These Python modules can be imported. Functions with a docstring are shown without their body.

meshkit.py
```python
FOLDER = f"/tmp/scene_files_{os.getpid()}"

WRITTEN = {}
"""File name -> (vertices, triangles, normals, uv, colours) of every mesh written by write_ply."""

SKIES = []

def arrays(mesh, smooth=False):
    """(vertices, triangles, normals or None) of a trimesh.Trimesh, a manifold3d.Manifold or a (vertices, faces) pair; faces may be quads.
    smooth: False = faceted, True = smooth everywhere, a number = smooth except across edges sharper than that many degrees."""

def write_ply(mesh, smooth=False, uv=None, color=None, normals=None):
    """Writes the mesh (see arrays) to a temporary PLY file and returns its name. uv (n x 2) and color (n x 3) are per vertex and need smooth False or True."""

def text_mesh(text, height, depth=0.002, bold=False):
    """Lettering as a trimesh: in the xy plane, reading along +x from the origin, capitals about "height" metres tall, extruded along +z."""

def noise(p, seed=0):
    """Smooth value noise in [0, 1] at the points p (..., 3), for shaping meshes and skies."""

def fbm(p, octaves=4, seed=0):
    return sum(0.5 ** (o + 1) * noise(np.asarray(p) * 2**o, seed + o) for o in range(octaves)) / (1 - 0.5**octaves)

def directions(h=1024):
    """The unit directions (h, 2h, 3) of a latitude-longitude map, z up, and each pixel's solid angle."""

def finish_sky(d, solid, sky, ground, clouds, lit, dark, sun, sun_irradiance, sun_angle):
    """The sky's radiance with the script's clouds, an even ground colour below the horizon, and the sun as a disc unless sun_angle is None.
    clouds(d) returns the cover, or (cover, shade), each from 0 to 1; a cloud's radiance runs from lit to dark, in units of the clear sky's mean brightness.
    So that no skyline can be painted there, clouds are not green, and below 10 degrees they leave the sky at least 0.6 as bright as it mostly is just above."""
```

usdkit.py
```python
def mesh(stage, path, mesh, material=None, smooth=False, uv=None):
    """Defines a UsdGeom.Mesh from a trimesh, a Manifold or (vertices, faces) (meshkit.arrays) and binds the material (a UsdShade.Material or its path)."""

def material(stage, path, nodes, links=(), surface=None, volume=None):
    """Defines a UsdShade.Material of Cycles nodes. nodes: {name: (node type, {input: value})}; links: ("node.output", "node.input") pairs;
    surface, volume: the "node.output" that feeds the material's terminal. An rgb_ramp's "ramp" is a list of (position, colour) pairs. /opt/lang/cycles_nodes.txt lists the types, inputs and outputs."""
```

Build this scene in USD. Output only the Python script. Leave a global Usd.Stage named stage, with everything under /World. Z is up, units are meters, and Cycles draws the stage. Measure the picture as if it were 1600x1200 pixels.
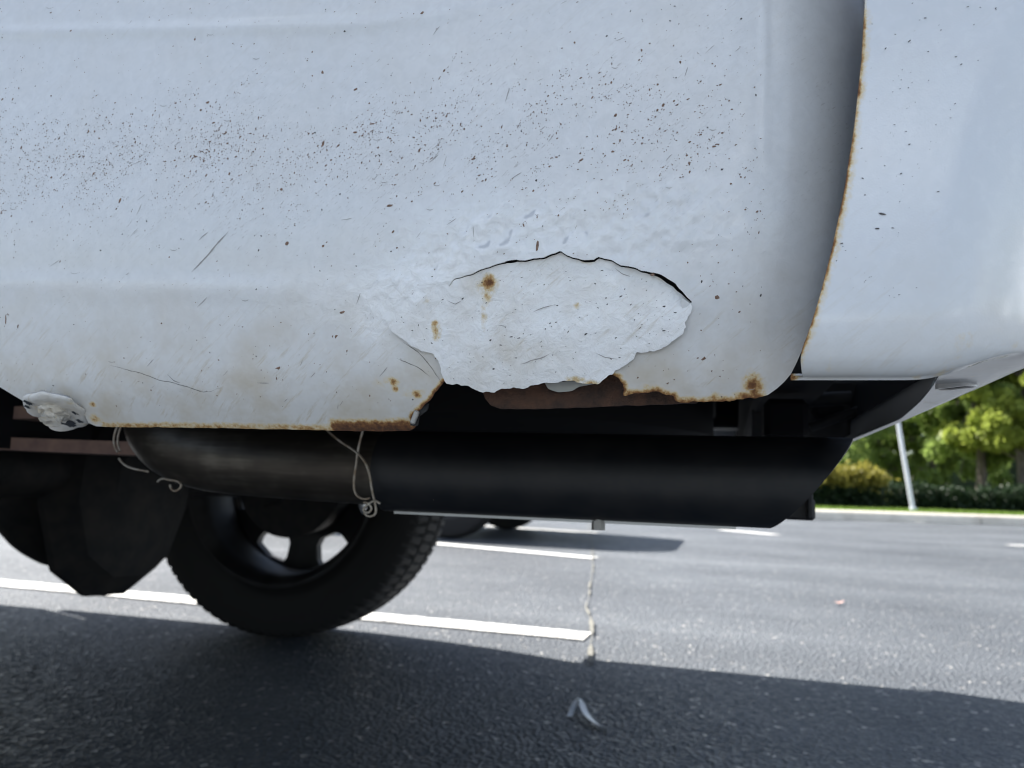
import math, random
import numpy as np, trimesh, shapely, meshkit, usdkit
from shapely.geometry import Polygon, LineString, Point, box as sbox
from scipy.spatial import Delaunay
from pxr import Usd, UsdGeom, UsdLux, UsdShade, Gf, Sdf, Vt

# ------------------------------------------------------------------ camera, sky, sun, exposure
stage = Usd.Stage.CreateInMemory()
UsdGeom.SetStageUpAxis(stage, 'Z'); UsdGeom.SetStageMetersPerUnit(stage, 1.0)
W = UsdGeom.Xform.Define(stage, '/World')
YAW, PITCH, ROLL, FPX = np.radians(15.6), np.radians(7.55), np.arctan(.035), 1202.
EXPOSURE = 1.55
SUN = np.array([-.80, .28, 1.0]); SUN /= np.linalg.norm(SUN)
f0 = np.array([-np.sin(YAW), np.cos(YAW), 0]); r0 = np.array([np.cos(YAW), np.sin(YAW), 0]); kz = np.array([0, 0, 1.])
FW = f0 * np.cos(PITCH) + kz * np.sin(PITCH); u0 = np.cross(r0, FW)
RT = r0 * np.cos(ROLL) + u0 * np.sin(ROLL); UP = u0 * np.cos(ROLL) - r0 * np.sin(ROLL)
EYE = np.array([0, 0, .365])
cam = UsdGeom.Camera.Define(stage, '/World/camera')
M4 = np.eye(4); M4[0, :3], M4[1, :3], M4[2, :3], M4[3, :3] = RT, UP, -FW, EYE
cam.AddTransformOp().Set(Gf.Matrix4d(*M4.ravel().tolist()))
cam.CreateHorizontalApertureAttr(36.0); cam.CreateVerticalApertureAttr(27.0)
cam.CreateFocalLengthAttr(36.0 * FPX / 1600); cam.CreateClippingRangeAttr((0.01, 5000))
cam.CreateFStopAttr(15.0); cam.CreateFocusDistanceAttr(0.30); cam.CreateExposureAttr(EXPOSURE)

dome = UsdLux.DomeLight.Define(stage, '/World/sky')
dome.GetPrim().SetCustomDataByKey('kind', 'structure')
skymat = usdkit.material(stage, '/World/Looks/sky_material', {
    'sky': ('sky_texture', dict(sky_type='single_scattering', sun_disc=False, sun_elevation=float(np.arcsin(SUN[2])), sun_rotation=float(np.arctan2(SUN[0], SUN[1])), altitude=50., air_density=1.0, aerosol_density=1.0, ozone_density=1.0)),
    'tc': ('texture_coordinate', {}),
    'map': ('mapping', dict(scale=(1, 1, 2.4))),
    'n': ('noise_texture', dict(scale=3.4, detail=9., roughness=.56, distortion=.3)),
    'cov': ('map_range', dict(from_min=.545, from_max=.68, to_min=0., to_max=.8, clamp=True)),
    'mix': ('mix_color', dict(b=(26., 26.5, 27.), use_clamp=False)),
    'bg': ('background_shader', dict(strength=.052))},
    [('tc.generated', 'map.vector'), ('map.vector', 'n.vector'), ('n.fac', 'cov.value'), ('cov.result', 'mix.fac'), ('sky.color', 'mix.a'), ('mix.result', 'bg.color')], surface='bg.background')
UsdShade.MaterialBindingAPI.Apply(dome.GetPrim()).Bind(skymat)
sun = UsdLux.DistantLight.Define(stage, '/World/sun')
zx = SUN; xx = np.cross([0, 0, 1.], zx); xx /= np.linalg.norm(xx); yx = np.cross(zx, xx)
S4 = np.eye(4); S4[0, :3], S4[1, :3], S4[2, :3] = xx, yx, zx
sun.AddTransformOp().Set(Gf.Matrix4d(*S4.ravel().tolist()))
sun.CreateIntensityAttr(1.25); sun.CreateAngleAttr(.53); sun.CreateColorAttr(Gf.Vec3f(1, .95, .88)); sun.CreateNormalizeAttr(True)

# ------------------------------------------------------------------ helpers
rng = np.random.default_rng(11); random.seed(11)
def ray(x, y): return FW + (x - 800) / FPX * RT - (y - 600) / FPX * UP
def onZ(x, y, z=0.): q = ray(x, y); return EYE + q * ((z - EYE[2]) / q[2])
def onY(x, y, Y): q = ray(x, y); return EYE + q * (Y / q[1])
def onX(x, y, X): q = ray(x, y); return EYE + q * (X / q[0])
ORIGIN, taken = {}, set()
def numbered(parent, name):
    p, k = f'{parent}/{name}', 0
    while p in taken: k += 1; p = f'{parent}/{name}_{k:03d}'
    taken.add(p); return p
def data(prim, **kw):
    for k, v in kw.items():
        if v: prim.SetCustomDataByKey(k, v)
def thing(name, label=None, category=None, loc=(0, 0, 0), group=None, kind=None, parent=None):
    path = numbered(parent or '/World', name); x = UsdGeom.Xform.Define(stage, path)
    loc = np.array(loc, float)
    if parent: ORIGIN[path] = ORIGIN[parent]
    else: x.AddTranslateOp().Set(Gf.Vec3d(*loc.tolist())); ORIGIN[path] = loc
    data(x.GetPrim(), label=label, category=category, group=group, kind=kind); return path
def part(name, m, mat, parent='/World', smooth=35, attrs=None, **kw):
    path = numbered(parent, name); o = ORIGIN.get(parent, np.zeros(3)); ORIGIN[path] = o
    v, f, n = meshkit.arrays(m, smooth)
    g = usdkit.mesh(stage, path, (v - o, f), mat)
    if n is not None:
        g.CreateNormalsAttr(Vt.Vec3fArray.FromNumpy(n.astype(np.float32))); g.SetNormalsInterpolation('vertex')
    for k, a in (attrs or {}).items():
        UsdGeom.PrimvarsAPI(g).CreatePrimvar(k, Sdf.ValueTypeNames.FloatArray, 'vertex').Set(Vt.FloatArray.FromNumpy(np.asarray(a, np.float32)))
    data(g.GetPrim(), **kw); return path
cat = trimesh.util.concatenate
def bx(c, s, rz=0, ry=0, rx=0, bev=0):
    if bev:
        h = np.array(s) / 2 - bev
        pts = []
        for sg in np.ndindex(2, 2, 2):
            g = np.array(sg) * 2 - 1.
            for ax in range(3):
                e = h * g; e[ax] += g[ax] * bev; pts.append(e)
        m = trimesh.convex.convex_hull(np.array(pts))
    else: m = trimesh.creation.box(s)
    for a, ax in ((rx, [1, 0, 0]), (ry, [0, 1, 0]), (rz, [0, 0, 1])):
        if a: m.apply_transform(trimesh.transformations.rotation_matrix(a, ax))
    m.apply_translation(c); return m
def frame_to(a, b):
    a, b = np.asarray(a, float), np.asarray(b, float); t = (b - a) / np.linalg.norm(b - a)
    x = np.cross(t, [0, 0, 1.] if abs(t[2]) < .9 else [1., 0, 0]); x /= np.linalg.norm(x)
    T = np.eye(4); T[:3, 0], T[:3, 1], T[:3, 2], T[:3, 3] = x, np.cross(t, x), t, a; return T
def cyl(a, b, r, n=24):
    L = np.linalg.norm(np.subtract(b, a)); m = trimesh.creation.cylinder(radius=r, height=L, sections=n)
    m.apply_translation([0, 0, L / 2]); m.apply_transform(frame_to(a, b)); return m
def tube(pts, r, sides=10, cap=True):
    p = np.asarray(pts, float); n = len(p); r = np.broadcast_to(np.asarray(r, float), (n,))
    t = np.gradient(p, axis=0); t /= np.linalg.norm(t, axis=1, keepdims=True) + 1e-12
    a = np.cross(t[0], [0, 0, 1.] if abs(t[0][2]) < .9 else [1., 0, 0]); A = []
    for i in range(n):
        a = a - t[i] * (a @ t[i]); a /= np.linalg.norm(a); A.append(a)
    A = np.array(A); B = np.cross(t, A); g = np.arange(sides) * 2 * np.pi / sides
    v = p[:, None] + r[:, None, None] * (np.cos(g)[None, :, None] * A[:, None] + np.sin(g)[None, :, None] * B[:, None])
    i, j = np.meshgrid(np.arange(n - 1), np.arange(sides), indexing='ij')
    q = np.stack([i * sides + j, i * sides + (j + 1) % sides, (i + 1) * sides + (j + 1) % sides, (i + 1) * sides + j], -1).reshape(-1, 4)
    v = v.reshape(-1, 3); f = np.vstack([q[:, [0, 1, 2]], q[:, [0, 2, 3]]])
    if cap:
        e = np.arange(sides); v = np.vstack([v, p[:1], p[-1:]])
        f = np.vstack([f, np.stack([np.full(sides, len(v) - 2), (e + 1) % sides, e], 1), np.stack([np.full(sides, len(v) - 1), (n - 1) * sides + e, (n - 1) * sides + (e + 1) % sides], 1)])
    return trimesh.Trimesh(v, f, process=False)
def spline(pts, n=40):
    from scipy.interpolate import CubicSpline
    p = np.asarray(pts, float); s = np.r_[0, np.cumsum(np.linalg.norm(np.diff(p, axis=0), axis=1))]
    return CubicSpline(s, p)(np.linspace(0, s[-1], n))
def grid_mesh(P, closed_u=False):
    nu, nv = P.shape[:2]; i, j = np.meshgrid(np.arange(nu if closed_u else nu - 1), np.arange(nv - 1), indexing='ij'); k = (i + 1) % nu
    q = np.stack([i * nv + j, k * nv + j, k * nv + j + 1, i * nv + j + 1], -1).reshape(-1, 4)
    return trimesh.Trimesh(P.reshape(-1, 3), np.vstack([q[:, [0, 1, 2]], q[:, [0, 2, 3]]]), process=False)
def lathe(prof, c, n=96, axis='Y', sgn=1):
    """prof: (radius, along) pairs; turned about the axis through c"""
    p = np.asarray(prof, float); g = np.arange(n) * 2 * np.pi / n
    x, z = p[None, :, 0] * np.cos(g)[:, None], p[None, :, 0] * np.sin(g)[:, None]; y = np.broadcast_to(p[None, :, 1], x.shape) * sgn
    P = np.stack([x, y, z], -1) if axis == 'Y' else np.stack([x, z, y], -1) if axis == 'Z' else np.stack([y, x, z], -1)
    return grid_mesh(P + np.asarray(c, float), True)
def extr_y(poly, y0, y1):
    """an x-z polygon extruded from y0 to y1"""
    m = trimesh.creation.extrude_polygon(poly, y1 - y0, engine='earcut'); v = m.vertices.copy()
    m = trimesh.Trimesh(np.stack([v[:, 0], y0 + v[:, 2], v[:, 1]], 1), m.faces[:, ::-1], process=False); m.fix_normals(); return m
def fill(poly, h, hb=None, seed=0, coarse=None):
    """points and triangles of a polygon; coarse = (box, spacing outside it)"""
    r = np.random.default_rng(seed); hb = hb or h * .7
    def grid(b, s):
        x, y = np.meshgrid(np.arange(b[0], b[2], s), np.arange(b[1], b[3], s * .87), indexing='ij'); x = x + (np.arange(x.shape[1]) % 2)[None, :] * s / 2
        return np.stack([x.ravel(), y.ravel()], 1) + r.uniform(-.12, .12, (x.size, 2)) * s
    b = np.array(poly.bounds)
    if coarse:
        fb = np.array(coarse[0]); pts = grid(np.r_[np.maximum(b[:2], fb[:2]), np.minimum(b[2:], fb[2:])], h); far = grid(b, coarse[1])
        far = far[(far[:, 0] < fb[0] - h) | (far[:, 0] > fb[2] + h) | (far[:, 1] < fb[1] - h) | (far[:, 1] > fb[3] + h)]; pts = np.vstack([pts, far])
    else: pts = grid(b, h)
    inner = poly.buffer(-h * .45); shapely.prepare(inner); shapely.prepare(poly)
    pts = pts[shapely.contains_xy(inner, pts[:, 0], pts[:, 1])]
    rings = []
    for g in getattr(poly, 'geoms', [poly]):
        for ring in (g.exterior, *g.interiors): rings.append(np.array(ring.segmentize(hb).coords)[:-1])
    P = np.vstack(rings + [pts]); T = Delaunay(P).simplices; c = P[T].mean(1)
    T = T[shapely.contains_xy(poly, c[:, 0], c[:, 1])]
    e = P[T]; ar = (e[:, 1, 0] - e[:, 0, 0]) * (e[:, 2, 1] - e[:, 0, 1]) - (e[:, 2, 0] - e[:, 0, 0]) * (e[:, 1, 1] - e[:, 0, 1])
    T = T[np.abs(ar) > 1e-13]; ar = ar[np.abs(ar) > 1e-13]; T[ar < 0] = T[ar < 0][:, ::-1]
    return P, T
def shell(P3, T, back):
    """front sheet + rim + back sheet (P3 + back); own vertices each, so smooth=True keeps the rim sharp. Returns mesh and index of source vertex."""
    E = np.sort(np.vstack([T[:, [0, 1]], T[:, [1, 2]], T[:, [2, 0]]]), axis=1); D = np.vstack([T[:, [0, 1]], T[:, [1, 2]], T[:, [2, 0]]])
    _, inv, cnt = np.unique(E, axis=0, return_inverse=True, return_counts=True); B = D[cnt[inv.ravel()] == 1]
    n = len(P3); src = np.r_[np.arange(n), np.arange(n)]; V = [P3, P3 + back]; F = [T, T[:, ::-1] + n]
    k = 2 * n; a, b = B[:, 0], B[:, 1]; m = len(B); i = np.arange(m)
    V.append(np.concatenate([P3[a], P3[b], (P3 + back)[a], (P3 + back)[b]])); src = np.r_[src, a, b, a, b]
    F += [np.stack([k + i, k + 2 * m + i, k + m + i], 1), np.stack([k + m + i, k + 2 * m + i, k + 3 * m + i], 1)]
    return trimesh.Trimesh(np.vstack(V), np.vstack(F), process=False), src
def fbm2(x, z, s, o=4, seed=0): return meshkit.fbm(np.stack([x * s, z * s, np.full_like(x, seed * 7.3)], -1), o, seed) - .5

# ------------------------------------------------------------------ materials
L = '/World/Looks/'
def simple(name, color, rough=.5, metal=0., coat=0., bump=None, var=None, spec=.5):
    nodes = {'p': ('principled_bsdf', dict(base_color=color, roughness=rough, metallic=metal, coat_weight=coat, coat_roughness=.05, specular_ior_level=spec)), 'g': ('geometry', {})}; links = []
    if var:
        sc, c2 = var
        nodes |= {'vn': ('noise_texture', dict(scale=sc, detail=6., roughness=.6)), 'vm': ('mix_color', dict(a=color, b=c2)), 'vr': ('map_range', dict(from_min=.35, from_max=.65, clamp=True))}
        links += [('g.position', 'vn.vector'), ('vn.fac', 'vr.value'), ('vr.result', 'vm.fac'), ('vm.result', 'p.base_color')]
    if bump:
        nodes |= {'bn': ('noise_texture', dict(scale=bump[0], detail=5.)), 'b': ('bump', dict(strength=bump[1], distance=bump[2]))}
        links += [('g.position', 'bn.vector'), ('bn.fac', 'b.height'), ('b.normal', 'p.normal')]
    return usdkit.material(stage, L + name, nodes, links, surface='p.BSDF')
def paint(name, tint=(.555, .57, .585), rough=.22, coat=.5, peel=.05, grime=.5, fresh=(.76, .775, .79), relief=.48):
    """old white paint: attribute rust drives staining, attribute dirt an even film; specks come as geometry"""
    return usdkit.material(stage, L + name, {
        'g': ('geometry', {}), 'ra': ('attribute', dict(attribute='rust')), 'da': ('attribute', dict(attribute='dirt')),
        'n1': ('noise_texture', dict(scale=420., detail=6., roughness=.65)), 'n2': ('noise_texture', dict(scale=38., detail=5., roughness=.6)),
        'n3': ('noise_texture', dict(scale=1500., detail=3.)),
        'st0': ('mapping', dict(rotation=(0, .70, 0))), 'st': ('mapping', dict(scale=(70., 70., 520.))), 'st2': ('mapping', dict(scale=(330., 330., 1500.))), 'n6': ('noise_texture', dict(scale=1., detail=4., roughness=.6)), 'n7': ('noise_texture', dict(scale=28., detail=3.)), 'sa': ('attribute', dict(attribute='spray')), 's6': ('map_range', dict(from_min=.60, from_max=.70, to_max=.62, clamp=True)), 's7': ('map_range', dict(from_min=.40, from_max=.62, clamp=True)), 'sm': ('math', dict(math_type='multiply')), 'sm2': ('math', dict(math_type='multiply', use_clamp=True)), 'smix': ('mix_color', dict(b=(.20, .17, .15))), 'n4': ('noise_texture', dict(scale=1., detail=6., roughness=.7)),
        'w': ('math', dict(math_type='multiply_add', value2=1.1, value3=-.55)), 'ws': ('math', dict(math_type='multiply')), 'rs': ('math', dict(math_type='add', use_clamp=True)),
        'amp': ('math', dict(math_type='multiply', value2=4., use_clamp=True)),
        'ramp': ('rgb_ramp', {'ramp': [(0, (.55, .45, .28)), (.25, (.55, .45, .28)), (.42, (.37, .225, .09)), (.6, (.165, .072, .026)), (.8, (.085, .035, .016)), (1, (.03, .017, .012))]}), 'rf': ('map_range', dict(from_min=.06, from_max=.24, clamp=True)), 'rmix': ('mix_color', {}),
        'wa': ('attribute', dict(attribute='white')), 'wn': ('math', dict(math_type='multiply_add', value2=.6, value3=-.3)), 'wsum': ('math', dict(math_type='add', use_clamp=True)), 'tmix': ('mix_color', dict(a=tint, b=fresh)), 'n5': ('noise_texture', dict(scale=230., detail=6., roughness=.6, distortion=.6)), 'br': ('bump', dict(distance=.0026)), 'bs': ('math', dict(math_type='multiply', value2=relief, use_clamp=True)),
        'gm': ('map_range', dict(from_min=.42, from_max=.72, to_min=0., to_max=grime, clamp=True)),
        'gs': ('map_range', dict(from_min=.52, from_max=.70, to_min=0., to_max=grime, clamp=True)), 'gsum': ('math', dict(math_type='maximum')), 'gadd': ('math', dict(math_type='add', value2=.20)),
        'dm': ('math', dict(math_type='multiply', use_clamp=True)), 'iv': ('math', dict(math_type='multiply_add', value2=-2.2, value3=1., use_clamp=True)), 'dm2': ('math', dict(math_type='multiply', use_clamp=True)), 'dmix': ('mix_color', dict(b=(.40, .335, .235))),
        'rr': ('map_range', dict(from_min=.1, from_max=.5, to_min=rough, to_max=.8, clamp=True)), 'rd': ('math', dict(math_type='multiply_add', value2=.5)),
        'cw': ('map_range', dict(from_min=.05, from_max=.3, to_min=coat, to_max=0., clamp=True)),
        'ba': ('bump', dict(strength=.6, distance=.00006)), 'bh': ('math', dict(math_type='multiply_add')), 'bb': ('bump', dict(strength=peel, distance=.0006)),
        'p': ('principled_bsdf', dict(coat_roughness=.06))},
        [('g.position', 'n1.vector'), ('g.position', 'n2.vector'), ('g.position', 'n3.vector'), ('g.position', 'st0.vector'), ('st0.vector', 'st.vector'), ('st0.vector', 'st2.vector'), ('st2.vector', 'n6.vector'), ('g.position', 'n7.vector'), ('n6.fac', 's6.value'), ('n7.fac', 's7.value'), ('s6.result', 'sm.value1'), ('s7.result', 'sm.value2'), ('sm.value', 'sm2.value1'), ('sa.fac', 'sm2.value2'), ('sm2.value', 'smix.fac'), ('dmix.result', 'smix.a'), ('st.vector', 'n4.vector'),
         ('n1.fac', 'w.value1'), ('ra.fac', 'amp.value1'), ('w.value', 'ws.value1'), ('amp.value', 'ws.value2'), ('ra.fac', 'rs.value1'), ('ws.value', 'rs.value2'), ('rs.value', 'ramp.fac'),
         ('n2.fac', 'gm.value'), ('n4.fac', 'gs.value'), ('gm.result', 'gsum.value1'), ('gs.result', 'gsum.value2'), ('gsum.value', 'gadd.value1'), ('gadd.value', 'dm.value1'), ('da.fac', 'dm.value2'),
         ('dm.value', 'dm2.value1'), ('rs.value', 'iv.value1'), ('iv.value', 'dm2.value2'), ('dm2.value', 'dmix.fac'), ('rmix.result', 'dmix.a'), ('rs.value', 'rf.value'), ('rf.result', 'rmix.fac'), ('tmix.result', 'rmix.a'), ('ramp.color', 'rmix.b'), ('g.position', 'n5.vector'), ('n5.fac', 'wn.value1'), ('wa.fac', 'wsum.value1'), ('wn.value', 'wsum.value2'), ('wsum.value', 'tmix.fac'), ('n5.fac', 'br.height'), ('wa.fac', 'bs.value1'), ('bs.value', 'br.strength'), ('smix.result', 'p.base_color'),
         ('rs.value', 'rr.value'), ('da.fac', 'rd.value1'), ('rr.result', 'rd.value3'), ('rd.value', 'p.roughness'), ('rs.value', 'cw.value'), ('cw.result', 'p.coat_weight'),
         ('n3.fac', 'ba.height'), ('n2.fac', 'bb.height'), ('ba.normal', 'bb.normal'), ('bb.normal', 'br.normal'), ('br.normal', 'p.normal'), ('bb.normal', 'p.coat_normal')], surface='p.BSDF')
M = {}
M['paint'] = paint('white_paint'); M['patch'] = paint('filler_paint', (.58, .59, .60), .5, .08, .25, .35, (.77, .785, .80), .34); M['bumper'] = paint('bumper_paint', (.56, .585, .615), .14, .9, .05, .35)
M['truck_paint'] = simple('truck_paint', (.74, .76, .77), .25, coat=.5)
M['rust'] = simple('rusty_steel', (.035, .021, .016), .9, bump=(900, .6, .001), var=(140, (.085, .042, .026)))
M['old_rust'] = simple('old_rust', (.20, .125, .095), .9, bump=(600, .5, .001), var=(60, (.13, .08, .07)))
M['frame'] = simple('black_frame', (.009, .010, .013), .6, spec=.3, bump=(300, .3, .001), var=(40, (.018, .017, .016)))
M['under'] = simple('underbody_black', (.007, .007, .009), .9, spec=.2)
M['cast'] = simple('cast_iron', (.008, .009, .011), .65, spec=.22, bump=(250, .5, .002), var=(30, (.022, .02, .019)))
M['tip'] = simple('black_tip', (.005, .006, .008), .45, bump=(700, .15, .0005), var=(50, (.012, .012, .013)), spec=.35)
M['tipedge'] = simple('bare_seam', (.38, .38, .37), .4, metal=.9)
M['pipe'] = usdkit.material(stage, L + 'weathered_pipe', {'g': ('geometry', {}), 'm': ('mapping', dict(scale=(12, 90, 140))), 'n': ('noise_texture', dict(scale=1., detail=7., roughness=.65)), 'n2': ('noise_texture', dict(scale=45., detail=6.)),
    'r': ('rgb_ramp', {'ramp': [(.25, (.02, .016, .013)), (.5, (.055, .046, .037)), (.75, (.15, .135, .11))]}), 'a': ('mix_float', dict(fac=.45)), 'b': ('bump', dict(strength=.3, distance=.0008)),
    'p': ('principled_bsdf', dict(metallic=.75, roughness=.42))}, [('g.position', 'm.vector'), ('m.vector', 'n.vector'), ('g.position', 'n2.vector'), ('n.fac', 'a.a'), ('n2.fac', 'a.b'), ('a.result', 'r.fac'), ('r.color', 'p.base_color'), ('n2.fac', 'b.height'), ('b.normal', 'p.normal')], surface='p.BSDF')
M['wire'] = simple('steel_wire', (.42, .39, .34), .5, metal=.6, bump=(900, .5, .0005), var=(160, (.22, .16, .11))); M['bolt'] = simple('bolt_steel', (.30, .29, .27), .5, metal=.6, bump=(800, .4, .0005))
M['rubber'] = simple('tyre_rubber', (.012, .012, .0125), .8, spec=.25, bump=(500, .3, .001)); M['rim'] = simple('dusty_alloy', (.02, .02, .023), .6, metal=.2, var=(25, (.010, .010, .010)))
M['chip'] = simple('mud_speck', (.125, .075, .052), .9, var=(900, (.25, .165, .125))); M['dark_chip'] = simple('dark_chip', (.075, .07, .07), .8); M['bare'] = simple('primer_chip', (.045, .05, .06), .6)
M['scratch'] = simple('scratch', (.27, .26, .25), .7); M['glass'] = simple('dark_glass', (.02, .025, .03), .05); M['lampred'] = simple('lamp_red', (.35, .02, .02), .15); M['chrome'] = simple('bright_trim', (.6, .6, .6), .15, metal=1.)
M['car'] = simple('grey_car_paint', (.10, .12, .15), .25, coat=.6); M['line'] = usdkit.material(stage, L + 'white_line_paint', {'g': ('geometry', {}), 'n': ('noise_texture', dict(scale=60., detail=8., roughness=.72)), 'n2': ('noise_texture', dict(scale=9., detail=4.)), 'm': ('mix_float', dict(fac=.35)), 'r': ('rgb_ramp', {'ramp': [(.36, (.16, .165, .17)), (.43, (.50, .50, .49)), (.5, (.74, .74, .72)), (.7, (.80, .80, .78))]}), 'b': ('bump', dict(strength=.7, distance=.003)), 'p': ('principled_bsdf', dict(roughness=.75))},
    [('g.position', 'n.vector'), ('g.position', 'n2.vector'), ('n.fac', 'm.a'), ('n2.fac', 'm.b'), ('m.result', 'r.fac'), ('r.color', 'p.base_color'), ('n.fac', 'b.height'), ('b.normal', 'p.normal')], surface='p.BSDF')
M['seam'] = simple('seam_grit', (.23, .225, .185), .9, bump=(300, .3, .002), var=(90, (.14, .14, .135))); M['concrete'] = simple('kerb_concrete', (.56, .53, .47), .9, bump=(60, .4, .005), var=(3, (.42, .39, .34)))
M['ribbon'] = simple('white_plastic', (.85, .87, .90), .35); M['petal'] = simple('pink_petal', (.62, .38, .32), .6)
M['bark'] = simple('bark', (.13, .11, .09), .9, bump=(20, .8, .03), var=(4, (.07, .06, .05))); M['pole'] = simple('pale_pole', (.55, .58, .62), .5)
def leafmat(name, a, b, trans=.45):
    return usdkit.material(stage, L + name, {'g': ('geometry', {}), 'r': ('rgb_ramp', {'ramp': [(0, a), (1, b)]}), 'd': ('principled_bsdf', dict(roughness=.5, specular_ior_level=.3)), 't': ('translucent_bsdf', {}), 'm': ('mix_closure', dict(fac=trans))},
        [('g.random_per_island', 'r.fac'), ('r.color', 'd.base_color'), ('r.color', 't.color'), ('d.BSDF', 'm.closure1'), ('t.BSDF', 'm.closure2')], surface='m.closure')
M['leaf'] = leafmat('green_leaf', (.22, .30, .08), (.42, .50, .14), .6); M['leaf_dark'] = leafmat('dark_leaf', (.20, .28, .08), (.38, .46, .13), .6); M['leaf_yellow'] = leafmat('yellow_leaf', (.30, .36, .07), (.62, .50, .08), .55)
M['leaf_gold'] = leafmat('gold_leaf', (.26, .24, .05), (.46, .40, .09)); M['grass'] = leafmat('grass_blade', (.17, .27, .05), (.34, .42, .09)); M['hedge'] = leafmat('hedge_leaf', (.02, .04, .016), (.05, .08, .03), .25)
M['soil'] = simple('verge_ground', (.07, .095, .03), .95, bump=(30, .5, .02), var=(1.5, (.10, .11, .04)))
M['asphalt'] = usdkit.material(stage, L + 'asphalt', {'g': ('geometry', {}),
    'v': ('voronoi_texture', dict(scale=135., randomness=1.)), 'v2': ('voronoi_texture', dict(scale=55., randomness=1.)), 'n': ('noise_texture', dict(scale=130., detail=5., roughness=.65)), 'big': ('noise_texture', dict(scale=1.1, detail=5., roughness=.6)),
    'ms': ('mapping', dict(scale=(.35, 1.3, 1), rotation=(0, 0, -.15))), 'str': ('noise_texture', dict(scale=1., detail=6., roughness=.65)),
    'base': ('rgb_ramp', {'ramp': [(.3, (.045, .053, .064)), (.5, (.105, .117, .133)), (.7, (.21, .228, .248))]}), 'sum': ('mix_float', dict(fac=.5)), 'sum2': ('mix_float', dict(fac=.45)),
    'bw': ('rgb_to_bw', {}), 'sp': ('map_range', dict(from_min=.87, from_max=.95, clamp=True)), 'pale': ('mix_color', dict(b=(.55, .53, .50))),
    'hs': ('math', dict(math_type='multiply_add', value2=.8)), 'nh': ('math', dict(math_type='multiply', value2=.5)), 'b': ('bump', dict(strength=1., distance=.009)), 'rr': ('map_range', dict(from_min=.2, from_max=.9, to_min=.75, to_max=.36)), 'p': ('principled_bsdf', dict(specular_ior_level=.3))},
    [('g.position', 'v.vector'), ('g.position', 'v2.vector'), ('g.position', 'n.vector'), ('g.position', 'big.vector'), ('g.position', 'ms.vector'), ('ms.vector', 'str.vector'),
     ('n.fac', 'sum.a'), ('big.fac', 'sum.b'), ('sum.result', 'sum2.a'), ('str.fac', 'sum2.b'), ('sum2.result', 'base.fac'),
     ('v.color', 'bw.color'), ('bw.val', 'sp.value'), ('sp.result', 'pale.fac'), ('base.color', 'pale.a'), ('pale.result', 'p.base_color'), ('bw.val', 'rr.value'), ('rr.result', 'p.roughness'),
     ('v.distance', 'hs.value1'), ('n.fac', 'nh.value1'), ('nh.value', 'hs.value3'), ('hs.value', 'b.height'), ('b.normal', 'p.normal')], surface='p.BSDF')

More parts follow.
